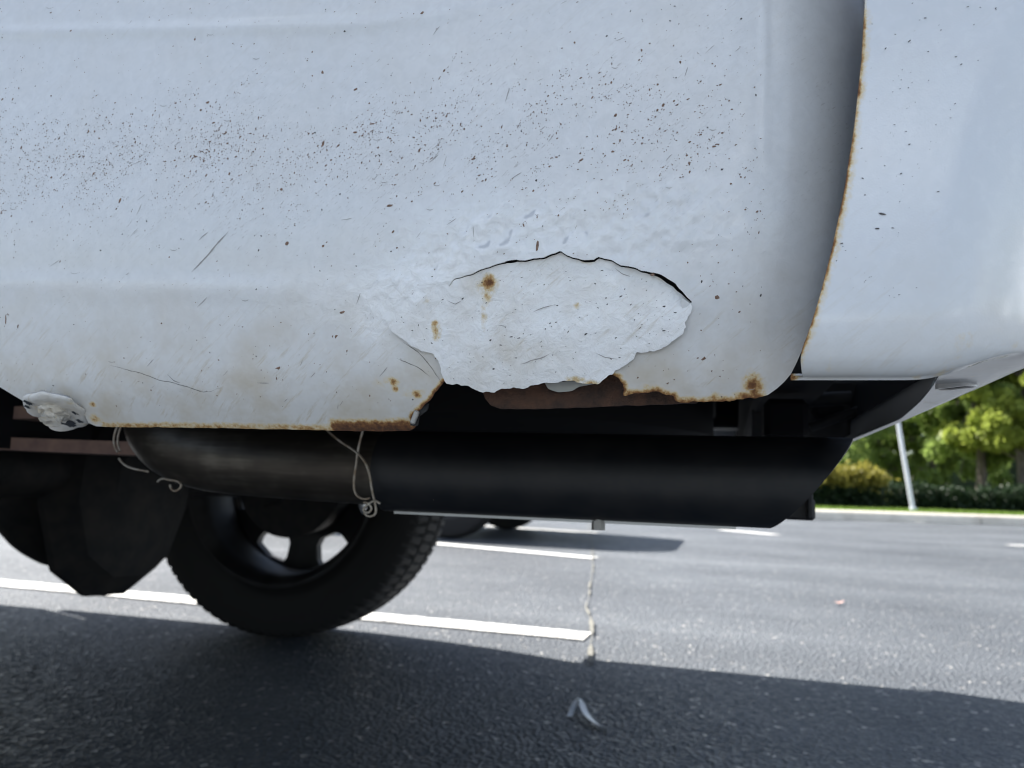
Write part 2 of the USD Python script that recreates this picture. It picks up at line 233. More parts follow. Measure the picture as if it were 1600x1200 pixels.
# ------------------------------------------------------------------ ground, kerb, verge
def quad_sheet(x0, y0, x1, y1, z): return trimesh.Trimesh([[x0, y0, z], [x1, y0, z], [x1, y1, z], [x0, y1, z]], [[0, 1, 2], [0, 2, 3]], process=False)
lot = part('asphalt', quad_sheet(-300, -300, 300, 300, 0), M['asphalt'], smooth=False, kind='structure', label='dark worn asphalt of the parking lot')
def stripe(a, b, w, seed, z=.004):
    a, b = np.array(a, float), np.array(b, float); t = (b - a) / np.linalg.norm(b - a); n = np.array([-t[1], t[0]]); Ln = np.linalg.norm(b - a); N = int(Ln / .02)
    s = np.linspace(0, Ln, N); e1 = w / 2 + .006 * (meshkit.fbm(np.stack([s * 25, s * 0, s * 0 + seed], -1), 3) - .5) * 2; e2 = w / 2 + .006 * (meshkit.fbm(np.stack([s * 25, s * 0 + 9, s * 0 + seed], -1), 3) - .5) * 2
    c = a[None] + s[:, None] * t[None]; P = np.stack([c - n * e2[:, None], c + n * e1[:, None]], 1)
    P = np.concatenate([P, np.full(P.shape[:2] + (1,), z)], -1); return grid_mesh(P)
l1a, l1b = onZ(0, 912)[:2], onZ(918, 996)[:2]; l2a, l2b = onZ(670, 849)[:2], onZ(930, 872.7)[:2]; l3a, l3b = onZ(740, 821.4)[:2], onZ(934, 833)[:2]
ext = lambda a, b, L_: (b + (a - b) / np.linalg.norm(a - b) * L_, b)
for k, (a, b) in enumerate(((l1a, l1b), (l2a, l2b), (l3a, l3b))): part('parking_stripe', stripe(*ext(a, b, 5.0), .105, k), M['line'], lot, smooth=False, label=['nearest white stripe, just beyond the far tyre', 'white stripe in front of the shadow of the next car', 'farthest white stripe, behind the shadow of the next car'][k])
a, b = onZ(1125, 828)[:2], onZ(1212, 836)[:2]; part('parking_stripe', stripe(a, b, .16, 5), M['line'], lot, smooth=False, label='short white mark in the aisle under the slanted tailpipe end')
a, b = onZ(1574, 852)[:2], onZ(1640, 855)[:2]; part('parking_stripe', stripe(a, b, .13, 6), M['line'], lot, smooth=False, label='white mark at the right edge of the photo')
a, b = onZ(1250, 809)[:2], onZ(1445, 817.5)[:2]; part('parking_stripe', stripe(a, b, .14, 7), M['line'], lot, smooth=False, label='thin white line along the foot of the kerb')
sp = [(921, 815), (922, 835), (925, 858), (926, 880), (925, 900), (921, 918), (919, 935), (917, 950), (921, 965), (925, 985), (921, 1010), (924, 1040)]
sc = spline([onZ(*q)[:2] for q in sp], 260); ww = .0008 + .013 * np.clip(meshkit.fbm(np.stack([np.arange(260) * .31, np.zeros(260), np.zeros(260)], -1), 4) - .42, 0, 1)
tt = np.gradient(sc, axis=0); tt /= np.linalg.norm(tt, axis=1, keepdims=True); nn = np.stack([-tt[:, 1], tt[:, 0]], 1)
sc = sc + nn * (.016 * (meshkit.fbm(np.stack([np.arange(260) * .16, np.ones(260), np.zeros(260)], -1), 3) - .5))[:, None]
part('asphalt_seam', grid_mesh(np.concatenate([np.stack([sc - nn * ww[:, None], sc + nn * ww[:, None]], 1), np.full((260, 2, 1), .008)], -1)), M['seam'], lot, smooth=False, label='yellowish gritty seam across the ends of the stripes')

# kerb runs along ka -> kb
ka, kb = onZ(1270, 812)[:2], onZ(1600, 822)[:2]; kt = (kb - ka) / np.linalg.norm(kb - ka); kn = np.array([-kt[1], kt[0]])
def kp(s, o, z): c = ka + kt * s + kn * o; return np.array([c[0], c[1], z])
kang = math.atan2(kt[1], kt[0])
kerb = thing('kerb', kind='structure', label='pale concrete kerb along the grass verge')
for k in range(-6, 9):
    s0, s1 = k * 3.0, k * 3.0 + 2.985; prof = np.array([(0, .004), (.02, .125), (.05, .15), (.85, .155), (.85, .004)])
    P = np.array([[kp(s, o, z) for o, z in prof] for s in (s0, s1)]); m = grid_mesh(P)
    caps = [trimesh.Trimesh(P[i], [[0, 1, 4], [1, 2, 4], [2, 3, 4]][:: 1 if i else -1], process=False) for i in (0, 1)]
    part('kerb_segment', cat([m] + caps), M['concrete'], kerb, smooth=False)
P = np.array([[kp(s, o, .145 + max(0, o - 1) * .004) for o in (.851, 5, 12, 120)] for s in np.linspace(-150, 200, 60)])
part('grass_verge', grid_mesh(P), M['soil'], smooth=False, kind='structure', label='low grass verge behind the kerb')
def leafquads(c, size, n_rand, flat=.0, aspect=1.0):
    """one folded-free quad per leaf at the points c"""
    N = len(c); a = n_rand.normal(size=(N, 3)); a /= np.linalg.norm(a, axis=1, keepdims=True); b = np.cross(a, n_rand.normal(size=(N, 3))); b /= np.linalg.norm(b, axis=1, keepdims=True)
    s = np.broadcast_to(size, (N,)) * n_rand.uniform(.6, 1.35, N); a = a * s[:, None] * .5; b = b * (s * aspect)[:, None] * .32
    V = np.stack([c - a, c + b, c + a, c - b], 1).reshape(-1, 3); i = np.arange(N)[:, None] * 4
    return trimesh.Trimesh(V, np.vstack([i + [0, 1, 2], i + [0, 2, 3]]), process=False)
r = np.random.default_rng(5); N = 26000; s = r.uniform(-3, 9, N); o = .86 + r.uniform(0, 1, N) ** 1.5 * 6
c = ka + kt * s[:, None] + kn * o[:, None]; base = np.c_[c, np.full(N, .14)]; h = r.uniform(.03, .08, N); an = r.uniform(0, 6.28, N); w_ = np.c_[np.cos(an), np.sin(an), np.zeros(N)] * .012; lean = np.c_[r.normal(size=(N, 2)) * .02, h]
V = np.stack([base - w_, base + w_, base + lean], 1).reshape(-1, 3)
part('grass', trimesh.Trimesh(V, np.arange(3 * N).reshape(-1, 3), process=False), M['grass'], smooth=False, kind='stuff', label='short sunlit grass behind the kerb', category='grass')

# ------------------------------------------------------------------ hedges, trees, pole
def hedge(s0, s1, o0, o1, z0, z1, n, label, top=None, seed=0):
    r = np.random.default_rng(seed); t = thing('hedge', label, 'hedge', kp((s0 + s1) / 2, (o0 + o1) / 2, z0))
    u = np.linspace(0, 1, 14); P = np.array([[kp(s, o, z) for o, z in ((o0 + .12, z0), (o0 + .12, z1 - .12), (o1 - .12, z1 - .12), (o1 - .12, z0))] for s in s0 + .1 + (s1 - s0 - .2) * u])
    part('branches', grid_mesh(P), M['hedge'], t, smooth=False)
    fz = r.integers(0, 3, n); a, b = r.uniform(0, 1, n), r.uniform(0, 1, n)
    s = np.where(fz == 2, r.choice([s0, s1], n) + r.normal(size=n) * .05, s0 + (s1 - s0) * a); oo = np.where(fz == 0, o0, o0 + (o1 - o0) * b); z = np.where(fz == 1, z1, z0 + (z1 - z0) * np.where(fz == 0, b, r.uniform(0, 1, n)))
    lump = (meshkit.fbm(np.stack([s * 1.6, oo * 1.6, z * 1.6], -1), 3) - .5) * .35
    c = ka + kt * s[:, None] + kn * (oo - lump * (fz == 0))[:, None]; c = np.c_[c, np.maximum(z + lump * (fz == 1), z0)] + r.normal(size=(n, 3)) * .05
    cut = z1 - .28 if top else 1e9
    part('foliage', leafquads(c[c[:, 2] < cut], .09, r), M['hedge'], t, smooth=False)
    if top: part('flower_top', leafquads(np.vstack([c[c[:, 2] >= cut], c[c[:, 2] >= cut] + r.normal(size=((c[:, 2] >= cut).sum(), 3)) * .07]), .10, r), top, t, smooth=False, label='golden yellow top of the hedge')
def along(px_, o):
    """distance along the kerb where the view through column px_ meets the row at offset o"""
    q = ray(px_, 790)[:2]; A = np.array([q, -kt]).T; k_, s_ = np.linalg.solve(A, ka + kn * o); return s_
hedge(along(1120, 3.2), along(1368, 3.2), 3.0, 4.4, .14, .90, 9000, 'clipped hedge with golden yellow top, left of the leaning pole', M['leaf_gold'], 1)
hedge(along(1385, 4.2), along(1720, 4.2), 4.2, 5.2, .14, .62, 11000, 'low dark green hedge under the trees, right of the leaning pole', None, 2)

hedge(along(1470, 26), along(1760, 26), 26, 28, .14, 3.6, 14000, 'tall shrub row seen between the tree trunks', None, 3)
def tree(px_, o, H, R, label, mat, nleaf, seed, low=.9, lean=0., gap=0., leaf=.2, trunk=.14):
    r = np.random.default_rng(seed); b = kp(along(px_, o), o, .14); t = thing('tree', label, 'tree', b)
    top = b + np.array([lean * H + r.normal() * .2, r.normal() * .3, H * .82]); pts = spline([b, b * .65 + top * .35 + r.normal(size=3) * [.12, .12, 0], b * .3 + top * .7 + r.normal(size=3) * [.2, .2, 0], top], 14)
    limbs = [tube(pts, np.linspace(trunk, .03, 14) + np.r_[.06, .02, np.zeros(12)], 9)]
    ends = []
    for k in range(15):
        i = r.integers(3, 13); p0 = pts[i]; a = r.uniform(0, 6.28); f = 1 - (i / 14) * .55; ln = R * r.uniform(.55, 1.0) * f
        e = p0 + np.array([np.cos(a) * ln, np.sin(a) * ln, r.uniform(-.12, .45) * ln]); mid = (p0 + e) / 2 + [0, 0, .12 * ln]
        q = spline([p0, mid, e], 7); limbs.append(tube(q, np.linspace(trunk * .38 * f, .012, 7), 6)); ends += [q[3], q[5], q[6]]
        for s_ in range(2):
            e2 = q[4] + r.normal(size=3) * R * .28; limbs.append(tube(spline([q[4], (q[4] + e2) / 2 + [0, 0, .05], e2], 5), np.linspace(.022, .006, 5), 5)); ends.append(e2)
    ends = np.array(ends + [pts[-1]]); nc = 130
    cc = ends[r.integers(0, len(ends), nc)] + r.normal(size=(nc, 3)) * R * np.array([.17, .17, .15]); cc[:, 2] = np.maximum(cc[:, 2], b[2] + low + r.uniform(0, .4, nc))
    cs = r.uniform(.16, .36, nc) * (R / 2.2); k = r.integers(0, nc, nleaf); d = r.normal(size=(nleaf, 3)); d /= np.linalg.norm(d, axis=1, keepdims=True)
    c = cc[k] + d * (cs[k] * r.uniform(.25, 1, nleaf) ** .5 * 1.25)[:, None] * [1, 1, .8]
    part('trunk', cat(limbs), M['bark'], t, smooth=True); part('crown', leafquads(c, leaf, r), M[mat], t, smooth=False)
T = [(1300, 15, 7.0, 3.0, 'dark green tree farthest left, beside the gap of sky', 'leaf_dark', 9000, 1, 1.0), (1385, 20, 5.2, 2.6, 'green tree right behind the leaning pale pole', 'leaf', 12000, 2, .7),
     (1450, 14, 6.5, 2.5, 'leafy mid green tree between the pole and the bare trunk', 'leaf', 26000, 3, .45), (1527, 7.0, 6.5, 2.3, 'green tree with its bare brown trunk in front of the hedge', 'leaf', 26000, 4, .6),
     (1606, 5.2, 6.5, 2.0, 'yellowing tree at the right edge, nearest and brightest', 'leaf_yellow', 24000, 5, 1.7), (1580, 19, 8.5, 3.2, 'tall dark green tree behind the yellowing one', 'leaf_dark', 26000, 6, .4), (1745, 12, 8, 3.0, 'broad green tree standing right of the yellowing one', 'leaf', 16000, 7, .9)]
for px_, o, H, R, lb, mt, nl, sd, lw in T: tree(px_, o, H, R, lb, mt, nl, sd, lw)
pb = kp(along(1427, 1.6), 1.6, .14); Yb = pb[1]
pp = spline([pb, onY(1421, 765, Yb), onY(1414, 725, Yb), onY(1408, 690, Yb), onY(1401, 640, Yb), onY(1396, 560, Yb), onY(1393, 480, Yb)], 24)
t = thing('leaning_pole', 'pale slender leaning pole on the verge in front of the trees', 'pole', pb)
part('post', tube(pp, np.linspace(.042, .032, 24), 12), M['pole'], t, smooth=True); part('base_plate', lathe([(0, .0), (.11, 0), (.11, .025), (.07, .04), (.06, .09), (0, .09)], pb + [0, 0, .002], 20, 'Z'), M['pole'], t)

# ------------------------------------------------------------------ the pickup truck
AX, WR = -1.0, .365                        # rear axle x, wheel radius
YN, YF = .28, 1.83                          # near and far body sides
truck = thing('pickup_truck', 'white pickup truck with rusted peeling rear quarter panel and black tailpipe', 'pickup truck', (-1.6, (YN + YF) / 2, 0))
XE, RE = .002, .060                         # where the panel's rear edge starts to turn in, and its radius
CRU = [-.357, -.24, -.15]; CR1 = [onY(0, 50, YN)[2], onY(300, 45, YN)[2], onY(560, 40, YN)[2]]; CR2 = [onY(0, 442, YN + .004)[2], onY(300, 446, YN + .004)[2], onY(560, 458, YN + .004)[2]]
def panel_xy(u, z):
    """the quarter panel's plan: arc length u along it -> x, and depth y at height z"""
    u, z = np.asarray(u, float), np.asarray(z, float); th = np.clip((u - XE) / RE, 0, np.pi / 2 * .98)
    x = np.where(u < XE, u, XE + RE * np.sin(th)); y = np.where(u < XE, 0, RE * (1 - np.cos(th))) + np.maximum(u - XE - RE * np.pi / 2, 0)
    q = np.maximum(.495 - z, 0); y = y + YN + q ** 2 / (2 * .27) + np.maximum(.415 - z, 0) ** 2 * 9. + np.maximum(z - .6, 0) ** 2 * .25
    y = y - .0009 * np.exp(-((z - np.interp(u, CRU, CR1)) / .0034) ** 2) * np.clip((-.06 - u) / .1, 0, 1)      # two shallow pressed lines
    y = y - .0010 * np.exp(-((z - np.interp(u, CRU, CR2)) / .0055) ** 2) * np.clip((-.135 - u) / .07, 0, 1)
    y = y - .0006 * np.exp(-((u - .0145) / .0018) ** 2) * np.clip((z - .47) / .06, 0, 1)
    return x, y
def to_panel(x, y):
    """where the sight line through a pixel of the photograph meets the panel: (u, z)"""
    q = ray(x, y); Y = YN
    for _ in range(12):
        p = EYE + q * (Y / q[1]); X = p[0]
        u = X if X < XE else XE + RE * math.asin(min((X - XE) / RE, .999)); Y = float(panel_xy(u, p[2])[1])
    return np.array([u, p[2]])
def pp_(pts): return np.array([to_panel(*q) for q in pts])
z1 = lambda pts: [(550 + a / 2.6667, 350 + b / 2.6667) for a, b in pts]
def rough_line(P, amp, step, seed, closed=False):
    """resample a polyline and make it ragged"""
    g = LineString(P); n = max(int(g.length / step), 2); s = np.linspace(0, g.length, n); Q = np.array([g.interpolate(v).coords[0] for v in s]); t = np.gradient(Q, axis=0); t /= np.linalg.norm(t, axis=1, keepdims=True) + 1e-12
    d = amp * 2 * (meshkit.fbm(np.stack([s / step * .19, s * 0 + seed, s * 0], -1), 4, seed) - .5); d *= np.clip(np.minimum(s, g.length - s) / (3 * step), 0, 1); return Q + np.stack([-t[:, 1], t[:, 0]], 1) * d[:, None]
crack = rough_line(pp_(z1([(410, 260), (430, 235), (500, 210), (580, 178), (640, 165), (690, 155), (760, 150), (815, 138), (870, 120), (910, 140), (960, 155), (1010, 158), (1030, 145), (1080, 150), (1120, 175), (1180, 185), (1260, 215), (1340, 260), (1390, 305), (1410, 325)])), .0006, .0007, 1)
right = rough_line(pp_(z1([(1410, 325), (1418, 355), (1400, 385), (1390, 410), (1398, 430), (1360, 470), (1320, 505), (1260, 525), (1190, 535), (1180, 565), (1150, 590), (1110, 605), (1060, 640), (1010, 660)])), .0011, .0006, 2)
bottom = rough_line(pp_(z1([(1010, 660), (960, 655), (930, 648), (860, 655), (800, 660), (760, 670), (700, 678), (640, 682), (600, 690), (540, 690), (490, 668), (400, 660)])), .0009, .0006, 3)
left = rough_line(pp_(z1([(400, 660), (390, 645), (375, 610), (365, 565), (330, 535), (270, 510), (200, 470), (165, 440), (150, 405), (125, 385)])), .0009, .0006, 4)
fade = rough_line(pp_(z1([(125, 385), (175, 360), (215, 325), (245, 300), (320, 262), (410, 260)])), .0006, .0006, 5)
patch_poly = Polygon(np.vstack([crack, right[1:], bottom[1:], left[1:], fade[1:-1]])).buffer(0)
if patch_poly.geom_type != 'Polygon': patch_poly = max(patch_poly.geoms, key=lambda g: g.area)
hem = rough_line(pp_([(640, 673), (560, 674), (450, 671), (300, 668), (165, 667)]), .00025, .0008, 6)
hole_l = rough_line(pp_([(693, 597), (684, 609), (671, 626), (655, 641), (643, 652), (649, 657), (650, 668), (640, 673)]), .0004, .0006, 7)
rb = pp_([(955, 585), (968, 591), (972, 600), (976, 617), (1010, 612), (1030, 613), (1051, 619), (1056, 627), (1080, 629), (1110, 628), (1150, 624), (1190, 620)]); hole_r = rough_line(rb, .0008, .0006, 8)
UE = XE + RE * 1.57 + .012
corner = pp_([(1200, 617), (1214, 607), (1226, 596), (1236, 584), (1245, 566), (1256, 540), (1272, 500)]); corner = np.vstack([corner, [(XE + RE * 1.3, .46), (UE, .48)]])
arch = [(AX + .50 + .065 * 0, 0)]
la = pp_([(150, 666), (138, 661), (133, 650), (110, 652), (75, 645), (40, 629), (0, 605), (-60, 566), (-130, 520)])
arc = np.array([(AX + .42 * np.cos(a), .44 + .42 * np.sin(a)) for a in np.linspace(.30, np.pi - .05, 40)])
body_poly = Polygon(np.vstack([hole_l[::1], hem[1:], la, arc, [(-1.42, .40), (-2.02, .40), (-2.02, 1.02), (UE, 1.02)], corner[::-1], hole_r[::-1], [tuple(pp_([(900, 575)])[0]), tuple(pp_([(760, 575)])[0])]])).buffer(0)
if body_poly.geom_type != 'Polygon': body_poly = max(body_poly.geoms, key=lambda g: g.area)
# the body stops at the crack (it stands proud there) and runs on a little beneath the ragged lower edges of the patch
under = Polygon(np.vstack([crack, right[1:], bottom[1:], left[1:], fade[1:-1]])).buffer(0)
lower = LineString(np.vstack([right, bottom, left, fade])).buffer(.0035)
cut = under.difference(lower).union(LineString(crack).buffer(.00030)); gapw = []
C = np.array(crack); cs_ = np.linspace(0, 1, len(C))
wid = .00035 + .0011 * np.exp(-((cs_ - .9) / .07) ** 2) + .0006 * np.exp(-((cs_ - .27) / .025) ** 2) + .0004 * np.exp(-((cs_ - .58) / .03) ** 2); wid = np.where(cs_ < .18, wid * (cs_ / .18), wid)
cut = cut.union(shapely.union_all([Point(*c).buffer(max(w, 1e-5)) for c, w in zip(C, wid)]))
body_poly = body_poly.difference(cut)
if body_poly.geom_type != 'Polygon': body_poly = max(body_poly.geoms, key=lambda g: g.area)

PXM = np.linalg.norm(pp_([(800, 300)])[0] - pp_([(801, 300)])[0])                 # one photo pixel on the panel, metres
def blob(P, x, y, rx, ry=None, ang=0.):
    c = to_panel(x, y); d = (P - c) / PXM; ca, sa = math.cos(ang), math.sin(ang); a, b = d[:, 0] * ca + d[:, 1] * sa, -d[:, 0] * sa + d[:, 1] * ca
    return np.exp(-(a / rx) ** 2 - (b / (ry or rx)) ** 2)
def panel_disp(P):
    """outward relief of the old paint: blisters and filler ripples round the patch, waviness, dents"""
    x, z = P[:, 0], P[:, 1]
    d = .00030 * fbm2(x, z, 22, 3, 3) + .00005 * fbm2(x, z, 160, 3, 4)
    m = np.clip(blob(P, 700, 430, 130, 60, .25) + blob(P, 880, 350, 200, 45, 0) + blob(P, 1000, 350, 90, 60), 0, 1)
    rip = np.abs(fbm2(x, z, 95, 4, 6)) * -2 + .5; d += m * (.0026 * rip + .0018 * fbm2(x, z, 260, 4, 8))
    m2 = np.clip(blob(P, 560, 470, 110, 35, .1) + blob(P, 640, 460, 60, 40), 0, 1); d += m2 * .0015 * fbm2(x, z, 230, 4, 9)
    m3 = np.clip(blob(P, 1150, 560, 90, 60), 0, 1); d += m3 * .0016 * fbm2(x, z, 60, 4, 12)
    d -= .0012 * blob(P, 1160, 545, 22, 40, .3)
    m4 = np.clip(blob(P, 300, 620, 320, 45), 0, 1); d += m4 * .00045 * fbm2(x, z, 90, 4, 13)
    return d
shapely.prepare(patch_poly)
crack_ls = LineString(crack); rim_ls = LineString(np.vstack([right, bottom, left])); fade_ls = LineString(fade)
def dist(g, P): return shapely.distance(g, shapely.points(P))
def place(P, off):
    """points (u, z) -> 3-D on the panel, lifted off along its outward normal"""
    x, y = panel_xy(P[:, 0], P[:, 1]); e = 1e-4; x1, y1 = panel_xy(P[:, 0] + e, P[:, 1]); x2, y2 = panel_xy(P[:, 0], P[:, 1] + e)
    a = np.stack([x1 - x, y1 - y, np.zeros_like(x)], 1); b = np.stack([x2 - x, y2 - y, np.full_like(x, e)], 1); n = np.cross(a, b); n /= np.linalg.norm(n, axis=1, keepdims=True)
    return np.stack([x, y, P[:, 1]], 1) + n * np.asarray(off)[:, None], n
def near_band(P): return (P[:, 0] > -.42) & (P[:, 1] < .64)
def body_off(P):
    d = np.zeros(len(P)); k = near_band(P); Q = P[k]; dd = panel_disp(Q)
    dc = dist(crack_ls, Q); s = shapely.line_locate_point(crack_ls, shapely.points(Q)) / crack_ls.length
    dd += (.0005 + .0016 * np.exp(-((s - .88) / .15) ** 2) + .0004 * np.exp(-((s - .5) / .2) ** 2)) * np.exp(-(dc / .006) ** 2) * np.clip((s - .05) / .2, 0, 1)
    d[k] = dd; return d
P, T_ = fill(body_poly, .0010, .0006, 1, ((-.40, .37, .08, .625), .03))
off = body_off(P); P3, nrm = place(P, off)
rust = np.zeros(len(P)); dirt = np.full(len(P), .25); k = near_band(P); Q = P[k]
hem_ls = LineString(hem); hr_ls = LineString(hole_r); hl_ls = LineString(hole_l)
hd = dist(hem_ls, Q); ru = .36 * np.exp(-(hd / (9 * PXM)) ** 4) * (Q[:, 1] < .41)
sh = to_panel(515, 660)[0]; deep = 1 / (1 + np.exp(-(Q[:, 0] - sh) / (4 * PXM))); ru = np.maximum(ru, deep * .80 * np.exp(-(hd / (17 * PXM)) ** 4))
ru = np.maximum(ru, .75 * np.exp(-(dist(hl_ls, Q) / (5 * PXM)) ** 2)); ru = np.maximum(ru, .62 * np.exp(-(dist(hr_ls, Q) / (5.5 * PXM)) ** 2))
for x, y, rx, ry, a, an in [(1178, 605, 13, 17, .62, .3), (1166, 618, 16, 6, .55, 0), (615, 597, 9, 7, .52, 0), (652, 616, 10, 7, .50, 0), (618, 607, 5, 4, .6, 0), (600, 597, 30, 12, .12, 0), (640, 612, 34, 14, .12, 0), (150, 655, 14, 8, .40, 0), (145, 632, 7, 4, .5, 0), (1070, 628, 18, 6, .55, 0), (1120, 622, 14, 7, .35, 0), (1015, 606, 14, 6, .3, 0)]:
    ru = np.maximum(ru, a * blob(Q, x, y, rx, ry, an))
ru = np.maximum(ru, .07 * np.exp(-(dc_ := dist(crack_ls, Q)) ** 2 / (4 * PXM) ** 2))
rust[k] = ru; zlow = np.clip((.455 - P[:, 1]) / .06, 0, 1); dirt = .22 + 1.0 * zlow
spray = np.zeros(len(P)); spray[k] = np.clip(np.exp(-((Q[:, 1] - to_panel(400, 265)[1] - .04 * (Q[:, 0] + .18)) / .034) ** 2) * (1 - .45 * np.clip((Q[:, 0] + .12) / .1, 0, 1)) + .12, 0, 1)
white = np.zeros(len(P)); white[k] = np.clip(.95 * np.exp(-(dist(fade_ls, Q) / .012) ** 2) + .55 * blob(Q, 820, 370, 260, 70) + .5 * blob(Q, 560, 470, 130, 40) + .25 * blob(Q, 250, 445, 330, 14), 0, 1) + .1
m, src = shell(P3, T_, -nrm * .0009 + 0 * P3)
bs = part('quarter_panel', m, M['paint'], truck, smooth=True, attrs=dict(rust=rust[src], dirt=dirt[src], white=white[src], spray=spray[src]), label='white rear quarter panel with rusted lower edge and cracked paint')
# filler patch
P, T_ = fill(patch_poly, .0010, .0006, 2)
dc, dr, df = dist(crack_ls, P), dist(rim_ls, P), dist(fade_ls, P); tot = dc + dr
w = dc / (tot + 1e-9)
sC = shapely.line_locate_point(crack_ls, shapely.points(P)) / crack_ls.length
off = panel_disp(P) * .6 + -.0009 * (1 - w) ** 2 * np.clip(sC * 4, 0, 1) + .0016 * np.clip(w * 1.6, 0, 1) ** 1.5 + .0012 * fbm2(P[:, 0], P[:, 1], 80, 4, 21) + .0006 * fbm2(P[:, 0], P[:, 1], 330, 3, 22)
off += .0005 * np.exp(-(dr / .003) ** 2) * (fbm2(P[:, 0], P[:, 1], 160, 3, 23) + .25)
bd = np.clip(df / .012, 0, 1); off = off * bd + (body_off(P) + .00012) * (1 - bd)
P3, nrm = place(P, off); rust = np.zeros(len(P))
for x, y, rx, ry, a, an in [(764, 441, 9, 10, .78, 0), (762, 446, 15, 14, .34, 0), (762, 462, 8, 16, .26, 0), (757, 490, 6, 26, .17, 0), (682, 507, 5, 5, .62, 0), (683, 515, 8, 13, .36, 0), (684, 527, 6, 6, .30, 0), (902, 477, 6, 4, .42, 0), (900, 592, 16, 5, .34, 0), (925, 596, 12, 3, .5, 0), (668, 470, 8, 10, .12, 0)]: rust = np.maximum(rust, a * blob(P, x, y, rx, ry, an))
rust = np.maximum(rust, .05 * np.exp(-(dc / .0018) ** 2) * (fbm2(P[:, 0], P[:, 1], 200, 3, 30) + .6) * 2); dirt = bd * (.45 + .6 * np.clip(fbm2(P[:, 0], P[:, 1], 60, 3, 40) * 2 + .3, 0, 1)) + (1 - bd) * (.22 + 1.0 * np.clip((.455 - P[:, 1]) / .06, 0, 1)); wh = bd * .92 + (1 - bd) * np.clip(.95 * np.exp(-(df / .012) ** 2) + .1, 0, 1)
m, src = shell(P3, T_, -nrm * .0008)
part('filler_patch', m, M['paint'], truck, smooth=True, attrs=dict(rust=rust[src], dirt=dirt[src], white=wh[src], spray=(.45 * bd)[src]), label='flaking white filler patch with three rust spots, cracked away along its top')
# rusty inner panel seen through the hole, and a loose flake of paint
def flat_px(pts, depth, amp, seed, h=.0012, thick=.002):
    q = np.array([onY(x, y, depth) for x, y in pts]); poly = Polygon(rough_line(np.vstack([q[:, [0, 2]], q[:1, [0, 2]]]), amp, .001, seed)).buffer(0)
    if poly.geom_type != 'Polygon': poly = max(poly.geoms, key=lambda g: g.area)
    P, T_ = fill(poly, h, h * .7, seed); y = depth + .004 * fbm2(P[:, 0], P[:, 1], 60, 4, seed) + .15 * np.maximum(.41 - P[:, 1], 0)
    return shell(np.stack([P[:, 0], y, P[:, 1]], 1), T_, np.array([0, thick, 0]))[0]
part('inner_panel', flat_px([(738, 560), (750, 604), (757, 622), (765, 633), (778, 638), (830, 638), (900, 636), (980, 633), (1060, 630), (1090, 629), (1090, 560)], .308, .0003, 5), M['rust'], truck, smooth=True, label='brown rusted inner panel in the hole')
part('paint_flake', flat_px([(850, 596), (905, 596), (930, 594), (935, 598), (905, 604), (893, 610), (870, 612), (856, 608)], .3005, .0003, 8, .0008, .0006), simple('grey_flake', (.34, .35, .33), .6, bump=(400, .4, .001)), truck, smooth=True)
part('hem_scrap', flat_px([(640, 652), (655, 637), (668, 628), (664, 640), (650, 650), (648, 664), (636, 664)], .300, .0003, 9, .0008, .001), M['frame'], truck, smooth=True)
part('clip', bx(onY(648, 652, .301), (.0022, .002, .006), ry=.35, bev=.0005), M['bolt'], truck)

# grommet with bolt on the lower left edge
g0 = to_panel(92, 637); c3, n3 = place(g0[None], np.array([.002])); c3, n3 = c3[0], n3[0]; n3 = np.array([.05, -.40, -.85]); n3 /= np.linalg.norm(n3)
T4 = frame_to(c3, c3 + n3)
def turned(prof, n=40): return lathe(prof, (0, 0, 0), n, 'Z')
ws = turned([(0, -.0015), (.0160, -.0012), (.0163, .0001), (.0150, .0010), (.0115, .0017), (.0088, .0010), (.0062, .0016), (0, .0016)]); v = ws.vertices.copy()
rr_ = np.linalg.norm(v[:, :2], axis=1); an = np.arctan2(v[:, 1], v[:, 0]); ws.vertices = v * np.c_[(1 + .22 * (rr_ > .012) * (meshkit.noise(np.stack([an * 3, an * 0, an * 0], -1)) - .5))[:, None] * np.ones((1, 2)), np.ones(len(v))] + np.c_[np.zeros((len(v), 2)), .0035 * (rr_ > .0135) * np.exp(-((an - 2.6) / .35) ** 2)]
ws.vertices = ws.vertices + np.c_[np.zeros((len(v), 2)), 0.0010 * (meshkit.fbm(ws.vertices * 260, 3, 5) - .5) * 2]
ws.apply_transform(T4); part('washer', ws, M['patch'], truck, label='chipped white washer', smooth=True, attrs=dict(rust=.22 * np.clip(meshkit.fbm(v * 300, 3, 9) * 2.4 - 1.1, 0, 1), dirt=np.full(len(v), 1.3), white=np.full(len(v), .5)))
hx = trimesh.creation.cylinder(radius=.0058, height=.0062, sections=6); hx.apply_translation([0, 0, .0045]); fl = turned([(0, 0), (.0082, .001), (.0082, .0028), (.0066, .0034), (0, .0036)], 32); b_ = cat([hx, fl]).subdivide_to_size(.0016); bv = b_.vertices; b_.vertices = bv * .9 + (np.stack([meshkit.fbm(bv * 330, 3, q) for q in (1, 2, 3)], 1) - .5) * .0036; b_.apply_transform(T4); part('washer_bolt', b_, M['patch'], truck, smooth=True, attrs=dict(rust=.25 * np.clip(meshkit.fbm(bv * 400, 3, 4) * 2.4 - 1.1, 0, 1), dirt=np.full(len(bv), 1.6), white=np.full(len(bv), .3)))
ch = []
